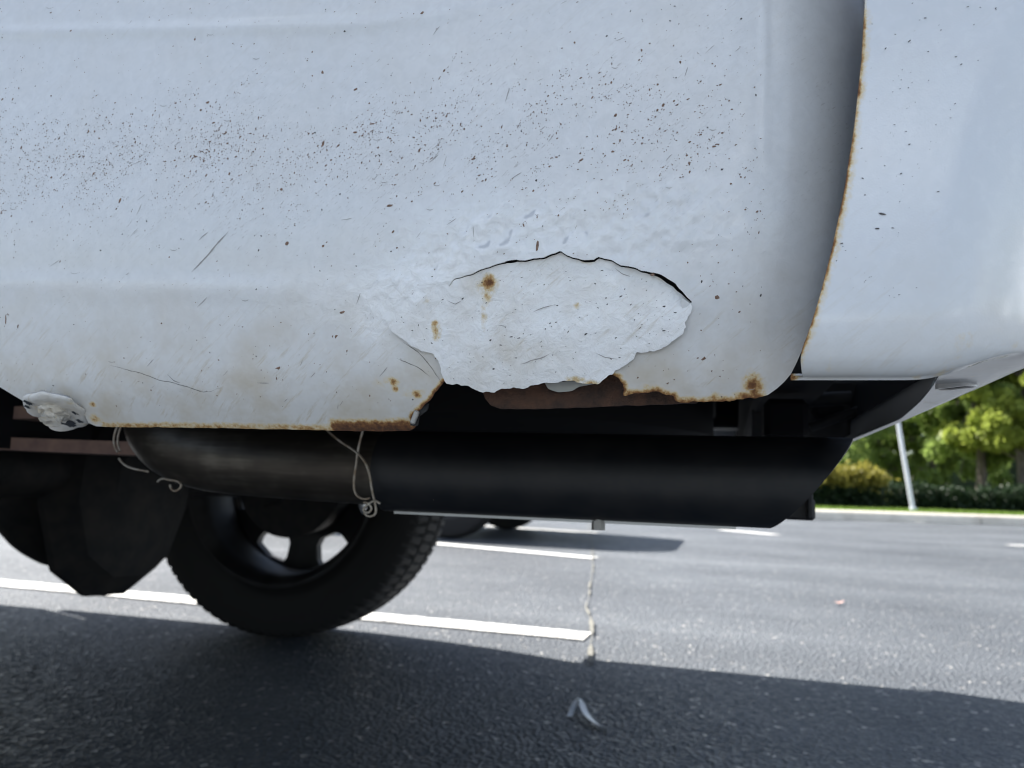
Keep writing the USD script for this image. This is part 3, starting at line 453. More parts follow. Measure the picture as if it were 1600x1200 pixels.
for k, (a0, r0_, s0) in enumerate([(2.9, .0105, .0032), (3.3, .0095, .0036), (3.9, .0115, .0020), (1.0, .0122, .0018), (.6, .0120, .0020), (4.6, .0112, .0016), (2.2, .0118, .0010)]):
    r_ = np.random.default_rng(k); n = 14; g = np.linspace(0, 6.283, n, False); rad = s0 * (.6 + .9 * r_.uniform(size=n)); q = np.stack([r0_ * np.cos(a0) + rad * np.cos(g), r0_ * np.sin(a0) + rad * np.sin(g) * .7, np.full(n, .00195)], 1)
    ch.append(trimesh.Trimesh(np.vstack([q, q.mean(0)]), [[i, (i + 1) % n, n] for i in range(n)], process=False))
ch = cat(ch); ch.apply_transform(T4); part('paint_chip', ch, M['bare'], truck, smooth=False, kind='stuff', label='dark chips on the washer')

# ---- dirt on the panels: specks, strokes, hairline cracks (real flakes and ribbons a tenth of a millimetre proud)
def specks(u, size, ang, asp, r, surf):
    N = len(u); n = 7; g = np.linspace(0, 2 * np.pi, n, False)[None] + r.uniform(0, 1, (N, 1)); rad = size[:, None] * r.uniform(.45, 1.15, (N, n)); a, b = rad * np.cos(g) * asp[:, None], rad * np.sin(g)
    ca, sa = np.cos(ang)[:, None], np.sin(ang)[:, None]; U = np.stack([u[:, None, 0] + a * ca - b * sa, u[:, None, 1] + a * sa + b * ca], -1); ctr = u[:, None]
    Q = np.concatenate([U, ctr], 1).reshape(-1, 2); q3 = surf(Q, np.tile(np.r_[np.full(n, .00006), .00022], N)); i = np.arange(N)[:, None] * (n + 1); k = np.arange(n)
    F = np.stack([i + k[None], i + ((k + 1) % n)[None], np.broadcast_to(i + n, (N, n))], -1).reshape(-1, 3); return trimesh.Trimesh(q3, F, process=False)
def surf_panel(Q, lift): return place(Q, body_off(Q) + lift)[0]
bodyfree = body_poly.buffer(-.001); shapely.prepare(bodyfree)
r = np.random.default_rng(21)
def cloud(cx, cy, sx, sy, n, ang=.75):
    ca, sa = math.cos(ang), math.sin(ang); a, b = r.normal(size=n) * sx, r.normal(size=n) * sy; return np.c_[cx + a * ca + b * sa, cy - a * sa + b * ca]
pix = [np.c_[r.uniform(-10, 1190, 1000), r.uniform(0, 640, 1000)]]
for q in range(640):                                                     # many short diagonal bursts along a band that falls to the left
    cx = r.uniform(0, 1) ** 1.45 * 1170 - 10; cy = 235 - .06 * (cx - 400) + r.normal() * 55; n = int(r.integers(2, 9)); pix.append(cloud(cx, cy, r.uniform(6, 26), 3, n, .75 + r.normal() * .12))
for cx, cy, sx, sy, n in [(335, 215, 26, 16, 130), (340, 240, 22, 10, 60), (70, 225, 26, 16, 110), (200, 240, 60, 14, 120), (330, 225, 34, 18, 120), (120, 245, 30, 12, 70), (45, 280, 10, 8, 30), (215, 250, 16, 10, 45), (265, 215, 22, 13, 50), (170, 245, 26, 10, 40), (290, 245, 18, 8, 40), (400, 232, 26, 6, 40), (450, 290, 14, 8, 25), (590, 205, 34, 8, 75), (690, 180, 24, 9, 70), (660, 215, 50, 12, 50), (505, 225, 6, 8, 20), (560, 230, 40, 10, 50), (780, 230, 50, 12, 50), (880, 150, 60, 12, 40), (1000, 200, 60, 12, 30), (1180, 250, 40, 10, 40), (1190, 330, 25, 20, 40)]: pix.append(cloud(cx, cy, sx, sy, n))
pix = np.vstack(pix); pix = pix[(pix[:, 0] > -15) & (pix[:, 0] < 1195) & (pix[:, 1] > -15)]; U = np.array([to_panel(*q) for q in pix]); ok = shapely.contains_xy(bodyfree, U[:, 0], U[:, 1]); U = U[ok]
sz = PXM * np.clip(r.lognormal(-.62, .5, len(U)), .22, 2.0); part('mud_specks', specks(U, sz, .75 + r.normal(size=len(U)) * .5, r.uniform(1, 2.2, len(U)), r, surf_panel), M['chip'], truck, smooth=False, kind='stuff', label='brown mud specks spattered over the panel')
pix = np.c_[r.uniform(0, 1190, 170), r.uniform(0, 640, 170)]; U = np.array([to_panel(*q) for q in pix]); U = U[shapely.contains_xy(bodyfree, U[:, 0], U[:, 1])]
part('dark_specks', specks(U, PXM * np.clip(r.lognormal(-.25, .45, len(U)), .3, 2.), r.uniform(0, 3, len(U)), r.uniform(1, 2, len(U)), r, surf_panel), M['dark_chip'], truck, smooth=False, kind='stuff')
def ribbon(pts, w, surf, lift=.00012, n=None):
    pts = np.asarray(pts, float); s = np.r_[0, np.cumsum(np.linalg.norm(np.diff(pts, axis=0), axis=1))]; n = n or max(int(s[-1] / (PXM * 2.5)), 4); si = np.linspace(0, s[-1], n); Q = np.stack([np.interp(si, s, pts[:, 0]), np.interp(si, s, pts[:, 1])], 1)
    t = np.gradient(Q, axis=0); t /= np.linalg.norm(t, axis=1, keepdims=True) + 1e-12; nn = np.stack([-t[:, 1], t[:, 0]], 1); ww = w * np.clip(np.minimum(np.arange(n), np.arange(n)[::-1]) / max(n * .2, 1), .25, 1) * (.6 + .8 * meshkit.noise(np.stack([si / PXM / 4, si * 0, si * 0], -1), 3))
    A, B = surf(Q - nn * ww[:, None] / 2, np.full(n, lift)), surf(Q + nn * ww[:, None] / 2, np.full(n, lift)); return grid_mesh(np.stack([A, B], 1))
def cracks(pxs, seed, amp=2.): return rough_line(pp_(pxs), amp * PXM, 3 * PXM, seed)
rb_ = []
for k, q in enumerate([[(170, 570), (210, 580), (250, 593), (285, 602), (318, 613), (345, 606)], [(262, 585), (272, 594), (282, 598)], [(630, 535), (652, 548), (668, 565), (682, 585), (690, 598)], [(620, 560), (650, 572), (672, 588)]]): rb_.append(ribbon(cracks(q, 40 + k), .75 * PXM, surf_panel))
part('hairline_crack', cat(rb_), M['dark_chip'], truck, smooth=False, kind='stuff', label='hairline cracks in the lower paint')
rb_ = [ribbon(cracks([(357, 362), (342, 378), (325, 398), (300, 425)], 61, 1.), 2.2 * PXM, surf_panel)]
for k in range(95):                                                     # fine dry strokes and little arcs of dried drops
    x, y = r.uniform(0, 1180), r.uniform(0, 640); a = .8 + r.normal() * .35; ln = r.uniform(5, 22)
    if r.uniform() < .3: q = [(x + 6 * math.cos(t_), y + 3.5 * math.sin(t_)) for t_ in np.linspace(.4, 2.7, 6)]
    else: q = [(x - math.cos(a) * ln / 2, y + math.sin(a) * ln / 2), (x, y), (x + math.cos(a) * ln / 2, y - math.sin(a) * ln / 2 + r.normal())]
    u = pp_(q)
    if shapely.contains_xy(bodyfree, u[:, 0], u[:, 1]).all(): rb_.append(ribbon(u, r.uniform(.5, 1.2) * PXM, surf_panel))
part('dry_strokes', cat(rb_), M['scratch'], truck, smooth=False, kind='stuff')
big = []
for x, y, s, a, asp in [(841, 383, 3.2, 1.45, 3.2), (608, 321, 3.6, .2, 1.6), (504, 113, 3.4, 1.3, 1.3), (660, 20, 2.5, .9, 1.8), (555, 140, 3, .3, 1.4), (187, 314, 3.2, 1.1, 2.0), (449, 380, 3.2, .4, 1.5), (505, 384, 2.6, 1, 1), (505, 225, 3.2, 1.4, 2.2), (440, 296, 2.8, 1, 1.2), (525, 526, 2.5, .8, 1.6), (535, 488, 3, .4, 1.8), (434, 575, 3.2, .2, 1.5), (9, 500, 2, 1.5, 5), (28, 510, 1.6, 1.3, 3), (314, 172, 2.5, .3, 1.4), (325, 160, 2.6, .3, 2), (1020, 430, 2, .3, 1.6), (1120, 465, 3, .2, 1.4), (80, 150, 2, .5, 1.2), (1100, 560, 2.4, .4, 2)]: big.append((*to_panel(x, y), s * PXM, a, asp))
big = np.array(big); part('leaf_bits', specks(big[:, :2], big[:, 2], big[:, 3], big[:, 4], r, surf_panel), M['chip'], truck, smooth=False, kind='stuff')
def surf_patch(Q, lift):
    dc, dr, df = dist(crack_ls, Q), dist(rim_ls, Q), dist(fade_ls, Q); w = dc / (dc + dr + 1e-9); sC = shapely.line_locate_point(crack_ls, shapely.points(Q)) / crack_ls.length
    o = panel_disp(Q) * .6 - .0009 * (1 - w) ** 2 * np.clip(sC * 4, 0, 1) + .0016 * np.clip(w * 1.6, 0, 1) ** 1.5 + .0012 * fbm2(Q[:, 0], Q[:, 1], 80, 4, 21) + .0006 * fbm2(Q[:, 0], Q[:, 1], 330, 3, 22) + .0005 * np.exp(-(dr / .003) ** 2) * (fbm2(Q[:, 0], Q[:, 1], 160, 3, 23) + .25)
    bd = np.clip(df / .012, 0, 1); return place(Q, o * bd + (body_off(Q) + .00012) * (1 - bd) + lift)[0]
pin = patch_poly.buffer(-.002); shapely.prepare(pin); pix = np.c_[r.uniform(600, 1080, 330), r.uniform(400, 605, 330)]; U = np.array([to_panel(*q) for q in pix]); U = U[shapely.contains_xy(pin, U[:, 0], U[:, 1])]
part('patch_specks', specks(U, PXM * np.clip(r.lognormal(-.75, .45, len(U)), .2, 1.4), .35 + r.normal(size=len(U)) * .4, r.uniform(1, 3.2, len(U)), r, surf_patch), M['dark_chip'], truck, smooth=False, kind='stuff')
rb_ = [ribbon(cracks(q, 80 + k, 1.2), w_ * PXM, surf_patch, .0002) for k, (q, w_) in enumerate([([(960, 418), (972, 428), (985, 432)], .9), ([(862, 551), (850, 558), (835, 562), (815, 568)], 1.2), ([(930, 550), (945, 557), (965, 560)], .9), ([(780, 508), (792, 510)], 1.2), ([(833, 488), (850, 480), (868, 476)], 1.), ([(700, 470), (712, 476), (722, 470)], 1.)])]
part('patch_cracks', cat(rb_), M['scratch'], truck, smooth=False, kind='stuff')

# ---- rear bumper: plan path swept with a rounded section
YB, XR, ZB = .262, .110, .4035
edge_px = [(1353, -40), (1352, 0), (1347, 90), (1335, 200), (1319, 300), (1300, 390), (1282, 460), (1262, 525), (1245, 566), (1240, 580)]
ez = np.array([onY(x, y, YB)[[2, 0]] for x, y in edge_px]); ez = ez[np.argsort(ez[:, 0])]
zs = np.r_[np.linspace(.62, .425, 60), .425 - .0205 * np.sin(np.linspace(0, np.pi / 2, 16)[1:])]; bow = np.r_[np.zeros(60), .0205 * (1 - np.cos(np.linspace(0, np.pi / 2, 16)[1:]))]
flg = np.linspace(0, 1, 7)[1:]
cr = .052
def bump_plan(s, bow_, z):
    """s along the plan: side (from its front edge) -> corner arc -> rear -> far corner -> far side; bow_ = inset"""
    xr = XR + .034 * np.clip((z - .42) / .12, 0, 1) ** 1.3; x0 = np.interp(z, ez[:, 0], ez[:, 1]); xa = xr - cr; L1 = xa - x0; y2 = YF + .015
    far = s > .8; q = 1.6 - s if far else s
    if q < .35: x, y, nx, ny = x0 + L1 * q / .35, YB, 0, -1.
    elif q < .6: a = (q - .35) / .25 * np.pi / 2; x, y, nx, ny = xa + cr * np.sin(a), YB + cr * (1 - np.cos(a)), np.sin(a), -np.cos(a)
    else: x, y, nx, ny = xr, YB + cr + (q - .6) / .2 * ((y2 - YB) / 2 - cr), 1., 0
    x, y = x - nx * bow_, y - ny * bow_
    return (x, YB + y2 - y, nx, -ny) if far else (x, y, nx, ny)
S = np.r_[np.linspace(0, .35, 90), np.linspace(.35, .6, 50)[1:], .6 + .2 * np.linspace(0, 1, 50)[1:] ** 2, np.linspace(.8, 1.0, 20)[1:], np.linspace(1.0, 1.25, 20)[1:], np.linspace(1.25, 1.6, 20)[1:]]
rows, rows_i = [], []
for s in S:
    col = []
    q_ = min(s, 1.6 - s); e_ = np.clip((q_ - .35) / .15, 0, 1); e_ = e_ * e_ * (3 - 2 * e_); w_ = np.clip((q_ - .6005) / .055, 0, 1); fw_ = .0015 + .0265 * e_ * (1 - .97 * w_ ** .75); lift = .0095 * e_; kb = .55 - .25 * e_ - .14 * np.clip((q_ - .58) / .05, 0, 1)
    for z, bw in zip(zs, bow):
        x, y, nx, ny = bump_plan(s, bw * kb, z); cn = .0045 * np.clip(1 - (z - ZB) / .012, 0, 1) ** 2 * np.clip(1 - s / .05, 0, 1); col.append((x + cn, y, z + lift * np.clip((.47 - z) / .05, 0, 1)))
    for f_ in flg: x, y, nx, ny = bump_plan(s, .0205 * kb + fw_ * f_, ZB); col.append((x, y, ZB + lift + .0012 * f_))
    rows.append(col)
BP = np.array(rows); P3 = BP.reshape(-1, 3); nv = BP.shape[1]; gm = grid_mesh(BP); T_ = gm.faces
fnn = trimesh.Trimesh(P3, T_, process=False).vertex_normals
if fnn[nv * 20 + 10][1] > 0: T_ = T_[:, ::-1]; fnn = -fnn
d = .00018 * fbm2(P3[:, 0] + P3[:, 1], P3[:, 2], 25, 3, 50) * 2; P3 = P3 + fnn * d[:, None]
us = np.repeat(S, nv); rust = np.zeros(len(P3)); x0 = np.interp(P3[:, 2], ez[:, 0], ez[:, 1]); de = np.abs(P3[:, 0] - x0) * (us < .35) + (us >= .35)
rust = np.maximum(rust, .60 * np.exp(-(de / (3.4 * PXM)) ** 2)); rust = np.maximum(rust, .25 * np.exp(-(de / (9 * PXM)) ** 2)); rust *= np.clip(.75 + 1.9 * fbm2(P3[:, 2], P3[:, 2] * 0, 130, 4, 51), .15, 1.15)
rust = np.maximum(rust, .2 * (P3[:, 2] < ZB + .014) * np.clip(fbm2(P3[:, 0], P3[:, 1], 150, 3, 52) * 3, 0, 1))
m, src = shell(P3, T_, -fnn * .0016)
part('rear_bumper', m, M['bumper'], truck, smooth=True, attrs=dict(rust=rust[src], dirt=(.2 + .6 * np.clip((.46 - P3[:, 2]) / .06, 0, 1))[src]), label='white painted bumper end with a rusty front edge')
zl = np.linspace(.61, .432, 20); part('bumper_liner', grid_mesh(np.array([[(*bump_plan(s_, .006, z_)[:2], z_) for z_ in zl] for s_ in S[4:-4:2]])), M['under'], truck, smooth=True)
def surf_bumper(Q, lift): return np.stack([Q[:, 0], YB - lift, Q[:, 1]], 1)
pix = np.c_[r.uniform(1250, 1600, 240), r.uniform(-10, 575, 240)]; U = np.array([onY(x, y, YB)[[0, 2]] for x, y in pix]); x0 = np.interp(U[:, 1], ez[:, 0], ez[:, 1]); ok = (U[:, 0] > x0 + .002) & (U[:, 0] < XR - cr + .034 * np.clip((U[:, 1] - .42) / .12, 0, 1) ** 1.3 - .001) & (U[:, 1] > .428); U = U[ok]
part('bumper_specks', specks(U, PXM * np.clip(r.lognormal(-.8, .5, len(U)), .25, 1.6), .35 + r.normal(size=len(U)) * .4, r.uniform(1, 3.6, len(U)), r, lambda Q, l: surf_bumper(Q, l + .0002)), M['dark_chip'], truck, smooth=False, kind='stuff')
ZS = ZB + .0097; sa, sb = onZ(1468, 606, ZS), onZ(1520, 600, ZS); sd_ = (sb - sa)[:2]; sln = np.linalg.norm(sd_); sang = math.atan2(sd_[1], sd_[0]); sl = LineString([(-sln / 2 + .003, 0), (sln / 2 - .003, 0)]).buffer(.0030, 8)
def slot_at(m, z): m.apply_transform(trimesh.transformations.rotation_matrix(sang, [0, 0, 1])); m.apply_translation([*((sa + sb) / 2)[:2], z]); return m
rg = slot_at(trimesh.creation.extrude_polygon(sl.buffer(.0010).difference(sl), .0022, engine='earcut'), ZS - .0010); part('drain_slot', rg, M['bumper'], truck, smooth=False, attrs=dict(rust=np.full(len(rg.vertices), .05), dirt=np.ones(len(rg.vertices)), white=np.zeros(len(rg.vertices))))
part('slot_floor', slot_at(trimesh.creation.extrude_polygon(sl, .0012, engine='earcut'), ZS - .0004), M['cast'], truck, smooth=False)
# brackets and beam behind the bumper
part('bumper_beam', bx((.048, 1.08, .535), (.05, 1.52, .19), bev=.004), M['under'], truck)
q = [onY(x, y, .74) for x, y in [(1180, 600), (1395, 606), (1400, 640), (1335, 668), (1300, 690), (1180, 694)]]; br = trimesh.creation.extrude_polygon(Polygon([(p[0], p[2]) for p in q]).buffer(.003), .006, engine='earcut'); v = br.vertices.copy(); br.vertices = np.stack([v[:, 0], .74 + v[:, 2], v[:, 1]], 1); part('bumper_bracket', br, M['frame'], truck)
a, b = onY(1215, 628, .70), onY(1330, 622, .70); part('bracket_lip', cyl(a, b, .006, 12), M['frame'], truck)
a, b = onY(1265, 668, .70), onY(1345, 640, .70); part('bracket_lip', cyl(a, b, .004, 12), M['cast'], truck)
c_ = onY(1295, 641, .725); part('bracket_bolt', lathe([(0, -.012), (.010, -.012), (.010, 0), (.014, .001), (.014, .010)], c_, 6, 'Y'), M['under'], truck)
part('bracket_block', bx(onY(1225, 660, .60), (.03, .05, .03), bev=.004), M['under'], truck)
part('hitch_bracket', cat([bx(onY(1249, 795, .60) + [0, .02, 0], (.021, .05, .016), bev=.002), bx(onY(1264, 793, .60) + [.0, .02, .004], (.004, .06, .024), bev=.001)]), M['frame'], truck)

# ---- exhaust
PY, PZ, PR = .48, .3725, .0268
xl, xr_top, xr_bot = onY(577, 790, .455)[0], onY(1341, 690, .46)[0], onY(1203, 826, .47)[0]
n, mrows = 64, 90; g = np.arange(n) * 2 * np.pi / n; rows = []
zc = lambda x: PZ - .0
for kk, rad in ((0, PR), (1, PR - .0013)):
    for t_ in (np.linspace(0, 1, mrows) if kk == 0 else np.linspace(1, .2, 40)):
        cut_x = xr_bot + (xr_top - xr_bot) * np.clip((np.sin(g) + 1) / 2, 0, 1) ** .8
        x = xl + (cut_x - xl) * t_; rr = rad + (0 if kk else 0); taper = PR - .0012 if False else 0
        rows.append(np.stack([x, PY + rr * np.cos(g), PZ + rr * np.sin(g)], 1))
cap = rows[0].copy(); cap[:, 1:] = np.array([PY, PZ]) + (cap[:, 1:] - [PY, PZ]) * .88; rows.insert(0, cap)
tp = grid_mesh(np.array(rows).transpose(1, 0, 2), True); tp.fix_normals()
tip = part('tailpipe_tip', tp, M['tip'], truck, smooth=40, label='black slant-cut tailpipe tip')
part('seam_edge', bx((( onY(620, 798, PY)[0] + onY(1150, 822, PY)[0]) / 2, PY - .004, PZ - PR - .0006), (onY(1150, 822, PY)[0] - onY(620, 798, PY)[0], .0012, .0016)), M['tipedge'], tip, smooth=False)
c_ = onY(935, 812, PY - .004); part('tip_bolt', cat([trimesh.creation.cylinder(radius=.0042, height=.0055, sections=6, transform=trimesh.transformations.translation_matrix([c_[0], PY - .004, PZ - PR - .0028])), trimesh.creation.cylinder(radius=.0028, height=.006, sections=12, transform=trimesh.transformations.translation_matrix([c_[0], PY - .004, PZ - PR + .001]))]), M['bolt'], tip)
for x, y in ((672, 776), (678, 779)): part('chip', trimesh.creation.icosphere(1, .0011).apply_translation(onY(x, y, PY - PR * .72)), M['wire'], tip)
pathp = spline([(xl + .05, PY, PZ + .001), (xl - .04, PY, PZ + .002), (xl - .11, PY + .001, PZ + .005), (xl - .165, PY + .006, PZ + .013), (xl - .205, PY + .025, PZ + .036), (xl - .222, PY + .055, PZ + .075), (xl - .23, PY + .085, PZ + .12), (xl - .235, PY + .11, PZ + .19)], 70)
part('exhaust_pipe', tube(pathp, np.interp(np.arange(70), [0, 18, 40, 70], [PR - .0022, PR - .002, PR + .001, PR]), 40), M['pipe'], truck, smooth=True, label='weathered brownish steel exhaust pipe')
def wire(pxs, dep, rad=.0008, n=40): part('hanger_wire', tube(spline([onY(x, y, dd) for (x, y), dd in zip(pxs, dep)], n), rad, 8), M['wire'], truck, smooth=True)
wd = PY - PR - .003
wire([(500, 655), (514, 675), (535, 692), (556, 706), (570, 722), (578, 745), (582, 770), (587, 792), (586, 803), (578, 807), (570, 803), (570, 796)], [.43, .44] + [wd] * 10)
wire([(570, 655), (566, 676), (560, 700), (556, 728), (553, 760), (556, 772), (566, 779), (578, 778)], [.45, .45] + [wd + .001] * 6)
wire([(568, 786), (577, 788), (580, 796), (574, 801), (568, 797), (573, 790), (584, 783), (594, 787)], [wd - .001] * 8, .0008)
wire([(190, 655), (181, 672), (178, 690), (184, 706)], [wd] * 4); wire([(194, 655), (187, 672), (184, 690), (188, 704)], [wd] * 4, .0007)
wire([(186, 716), (196, 727), (212, 733), (232, 737)], [wd + .004] * 4); wire([(246, 753), (254, 748), (266, 750), (277, 752), (283, 758), (277, 766), (270, 766), (266, 757)], [.47] * 8, .0008)

# ---- axle, springs, frame
part('axle_tube', cyl((AX, .45, WR), (AX, 1.70, WR), .042, 28), M['cast'], truck)
DC = np.array([AX - .045, 1.09, WR - .005])
sp_ = trimesh.creation.icosphere(4, 1.0); v = sp_.vertices * [.135, .15, .15]; v = v * (1 + .08 * (meshkit.fbm(v * 14, 3)[:, None] - .5)); sp_.vertices = v + DC - [.02, 0, .005]; dif = part('differential_housing', sp_, M['cast'], truck, smooth=40)
cov = Polygon([(.155 * math.cos(a), .160 * math.sin(a) - (.03 if math.sin(a) < -.5 else 0)) for a in np.linspace(0, 2 * np.pi, 13)[:-1] + .2]); cv = []
for i, (s_, x_) in enumerate(((1.0, .05), (1.0, .062), (.82, .10), (.5, .125), (.0, .128))): cv.append([[DC[0] + x_, DC[1] + p[0] * s_, DC[2] - .012 + p[1] * s_] for p in np.array(cov.segmentize(.02).exterior.coords)[:-1]])
cg = grid_mesh(np.array(cv).transpose(1, 0, 2), True); cg.fix_normals(); part('cover', cg, M['cast'], dif, smooth=25)
for a in np.linspace(0, 2 * np.pi, 11)[:-1]: p = DC + [.066, .135 * math.cos(a), -.012 + .138 * math.sin(a)]; part('cover_bolt', cyl(p, p + [.012, 0, 0], .010, 6), M['cast'], dif)
def side_hw(yc, sgn, shock=True):
    lf = [spline([(AX - .62, yc, .47), (AX - .3, yc, .425), (AX, yc, .415), (AX + .3, yc, .412), (AX + .66, yc, .430)], 30), spline([(AX - .45, yc, .425), (AX, yc, .398), (AX + .55, yc, .385)], 24), spline([(AX - .30, yc, .405), (AX, yc, .384), (AX + .28, yc, .384)], 20)]
    for c in lf:
        up_ = np.array([0, 0, .0055]); sd = np.array([0, .028, 0]); part('spring_leaf', grid_mesh(np.array([[p - sd - up_, p + sd - up_, p + sd + up_, p - sd + up_, p - sd - up_] for p in c])), M['old_rust'], truck, smooth=False)
    part('u_bolt', tube(spline([(AX - .03, yc, .30), (AX - .03, yc, .42), (AX - .015, yc, .44), (AX + .03, yc, .43), (AX + .03, yc, .30)], 24), .006, 8), M['cast'], truck, smooth=True)
    if shock: part('shock_absorber', cat([cyl((AX + .02, yc + sgn * .1, .24), (AX + .06, yc + sgn * .12, .45), .026, 20), cyl((AX + .05, yc + sgn * .12, .42), (AX + .08, yc + sgn * .13, .58), .034, 20)]), M['cast'], truck)
    part('frame_rail', bx((-1.5, yc + sgn * .06, .53), (3.2, .06, .10), bev=.004), M['frame'], truck)
side_hw(.56, 1); side_hw(1.50, -1, False)
for x in (-.05, -.55, -1.3, -2.2): part('crossmember', bx((x, 1.03, .53), (.07, .90, .07), bev=.004), M['frame'], truck)
part('bed_floor', bx((-.99, 1.08, .60), (2.04, 1.52, .02)), M['under'], truck)
part('spare_tyre', lathe([(.14, -.08), (.30, -.09), (.345, -.05), (.345, .05), (.30, .09), (.14, .08)], (-.36, 1.10, .49), 40, 'Z'), M['rubber'], truck)
part('brake_hose', tube(spline([(AX + .03, .80, .42), (AX + .10, .72, .36), (AX + .12, .66, .40), (AX + .05, .62, .52)], 24), .006, 8), M['rubber'], truck, smooth=True)
part('park_cable', tube(spline([(-.2, .72, .50), (-.5, .70, .44), (-.8, .62, .43), (AX, .55, .36)], 30), .004, 8), M['rubber'], truck, smooth=True)

# ---- wheels
def tyre_mesh(c, sgn, w=.215, n=300, blocks=88):
    """outer side towards +y*sgn"""
    h = w / 2; prof = [(.243, -h * .80), (.250, -h * .92), (.268, -h * 1.0), (.296, -h * 1.03), (.322, -h * 1.0), (.345, -h * .93), (.356, -h * .86)] + [(WR - .006 * (abs(t_) ** 3), h * .82 * t_) for t_ in np.linspace(-1, 1, 25)] + [(.356, h * .86), (.345, h * .93), (.322, h), (.296, h * 1.03), (.268, h), (.250, h * .92), (.243, h * .80)]
    p = np.array(prof); g = np.arange(n * 2) * np.pi / n; R_ = np.broadcast_to(p[None, :, 0], (len(g), len(p))).copy(); y = np.broadcast_to(p[None, :, 1], R_.shape)
    lat = y / h; tread = R_ > .35; zig = (g[:, None] * blocks / (2 * np.pi) + .22 * np.sign(lat) * np.abs(lat) * 2) % 1; groove = (np.abs(lat) > .42) & (zig < .28) | (np.abs(np.abs(lat) - .35) < .05) | ((np.abs(lat) < .3) & (((zig * 1 + .5) % 1) < .16))
    R_ = R_ - .006 * (groove & tread); P = np.stack([R_ * np.cos(g)[:, None], y * sgn, R_ * np.sin(g)[:, None]], -1) + np.asarray(c); m = grid_mesh(P, True); m.fix_normals(); return m
def wheel(root, c, sgn, rot=0., detail=True, nsp=7):
    w = thing('wheel', parent=root); c = np.array(c, float)
    ty = part('tyre', tyre_mesh(c, sgn, n=300 if detail else 120), M['rubber'], w, smooth=30)
    bar = lathe(np.array([(.212, -.098), (.205, -.100), (.200, -.090), (.190, -.080), (.183, -.06), (.180, .0), (.186, .055), (.197, .075), (.205, .092), (.212, .094), (.216, .085), (.200, .06), (.19, .0), (.194, -.06), (.212, -.098)]) + [.037, 0], c, 80, 'Y', sgn); bar.fix_normals(); rm = part('rim', bar, M['rim'], w, smooth=30)
    disc = Point(0, 0).buffer(.2235, 48)
    for k in range(nsp):
        a = rot + k * 2 * np.pi / nsp; hw = .235; q = []
        for rad, ww in ((.150, .14), (.165, .22), (.200, hw), (.214, hw * .88)): q.append((rad, ww))
        pts = [(rr * math.cos(a + ww), rr * math.sin(a + ww)) for rr, ww in q] + [(.219 * math.cos(a), .219 * math.sin(a))] + [(rr * math.cos(a - ww), rr * math.sin(a - ww)) for rr, ww in q[::-1]]; disc = disc.difference(Polygon(pts).buffer(-.004).buffer(.004))
    part('spoke_disc', extr_y(disc, .045, .068).apply_translation([0, 0, 0]).apply_transform(np.diag([1, sgn, 1, 1.])).apply_translation(c), M['rim'], w, smooth=False)
    part('hub_cap', lathe([(0, .085), (.03, .084), (.04, .078), (.042, .068)], c, 28, 'Y', sgn), M['rim'], w)
    for k in range(5): a = rot + k * 1.2566 + .6; p = c + np.array([.057 * math.cos(a), sgn * .068, .057 * math.sin(a)]); part('lug_nut', cyl(p, p + [0, sgn * .016, 0], .010, 6), M['chrome'], w)
    part('brake_drum', lathe([(0, .044), (.125, .044), (.132, .035), (.134, -.03), (.14, -.035), (.14, -.048), (.10, -.055), (.05, -.06), (.0, -.06)], c, 48, 'Y', sgn), M['cast'], w)
    return w
FAR_Y = 1.69
wheel(truck, (AX, FAR_Y, WR), 1, rot=math.radians(-66.4))
wheel(truck, (AX, YN + .118, WR), -1, detail=False); wheel(truck, (AX - 2.85, YN + .118, WR), -1, detail=False); wheel(truck, (AX - 2.85, FAR_Y, WR), 1, detail=False)
for y0, y1 in ((YN + .02, .62), (1.50, YF - .005)):
    an = np.linspace(-.02, np.pi + .02, 30); pr = np.stack([AX + .40 * np.cos(an), .39 + .40 * np.sin(an)], 1); sh_ = [np.c_[pr[:, 0], np.full(30, y), pr[:, 1]] for y in (y0, y1)]; part('wheel_liner', grid_mesh(np.stack(sh_, 1)), M['under'], truck, smooth=True)
# ---- rest of the truck: far bed side, tailgate, cab, bonnet
part('bed_side', extr_y(Polygon([(-2.02, .42), *[(AX + .374 * np.cos(a), WR + .374 * np.sin(a)) for a in np.linspace(np.pi - .1476, .1476, 30)], (.05, .42), (.06, .46), (.06, 1.02), (-2.02, 1.02)]), YF - .03, YF), M['truck_paint'], truck, smooth=False)
for y in (YN + .055, YF - .035): part('bed_rail', bx((-.98, y, 1.025), (2.08, .07, .03), bev=.008), M['under'], truck)
for c_, z_ in (((-.98, YN + .09, .81), (2.0, .01, .40)), ((-.98, YF - .06, .81), (2.0, .01, .40)), ((-1.99, 1.08, .81), (.015, 1.40, .40))): part('bed_wall', bx(c_, z_), M['truck_paint'], truck)
part('tailgate', bx((.045, 1.08, .83), (.03, 1.40, .40), bev=.008), M['truck_paint'], truck)
for y in (YN + .085, YF - .06): part('tail_lamp', bx((.055, y, .84), (.03, .09, .34), bev=.006), M['lampred'], truck)
cab = Polygon([(-2.06, .40), (-3.30, .40), (-3.30, .95), (-3.20, .98), (-2.78, 1.44), (-2.68, 1.48), (-2.16, 1.48), (-2.10, 1.44), (-2.06, .98)]); part('cab', extr_y(cab, YN + .02, YF - .02), M['truck_paint'], truck, smooth=False)
wn = Polygon([(-2.16, 1.02), (-3.06, 1.02), (-2.74, 1.40), (-2.20, 1.40)]); part('side_window', extr_y(wn, YN + .012, YN + .03), M['glass'], truck, smooth=False); part('side_window', extr_y(wn, YF - .03, YF - .012), M['glass'], truck, smooth=False)
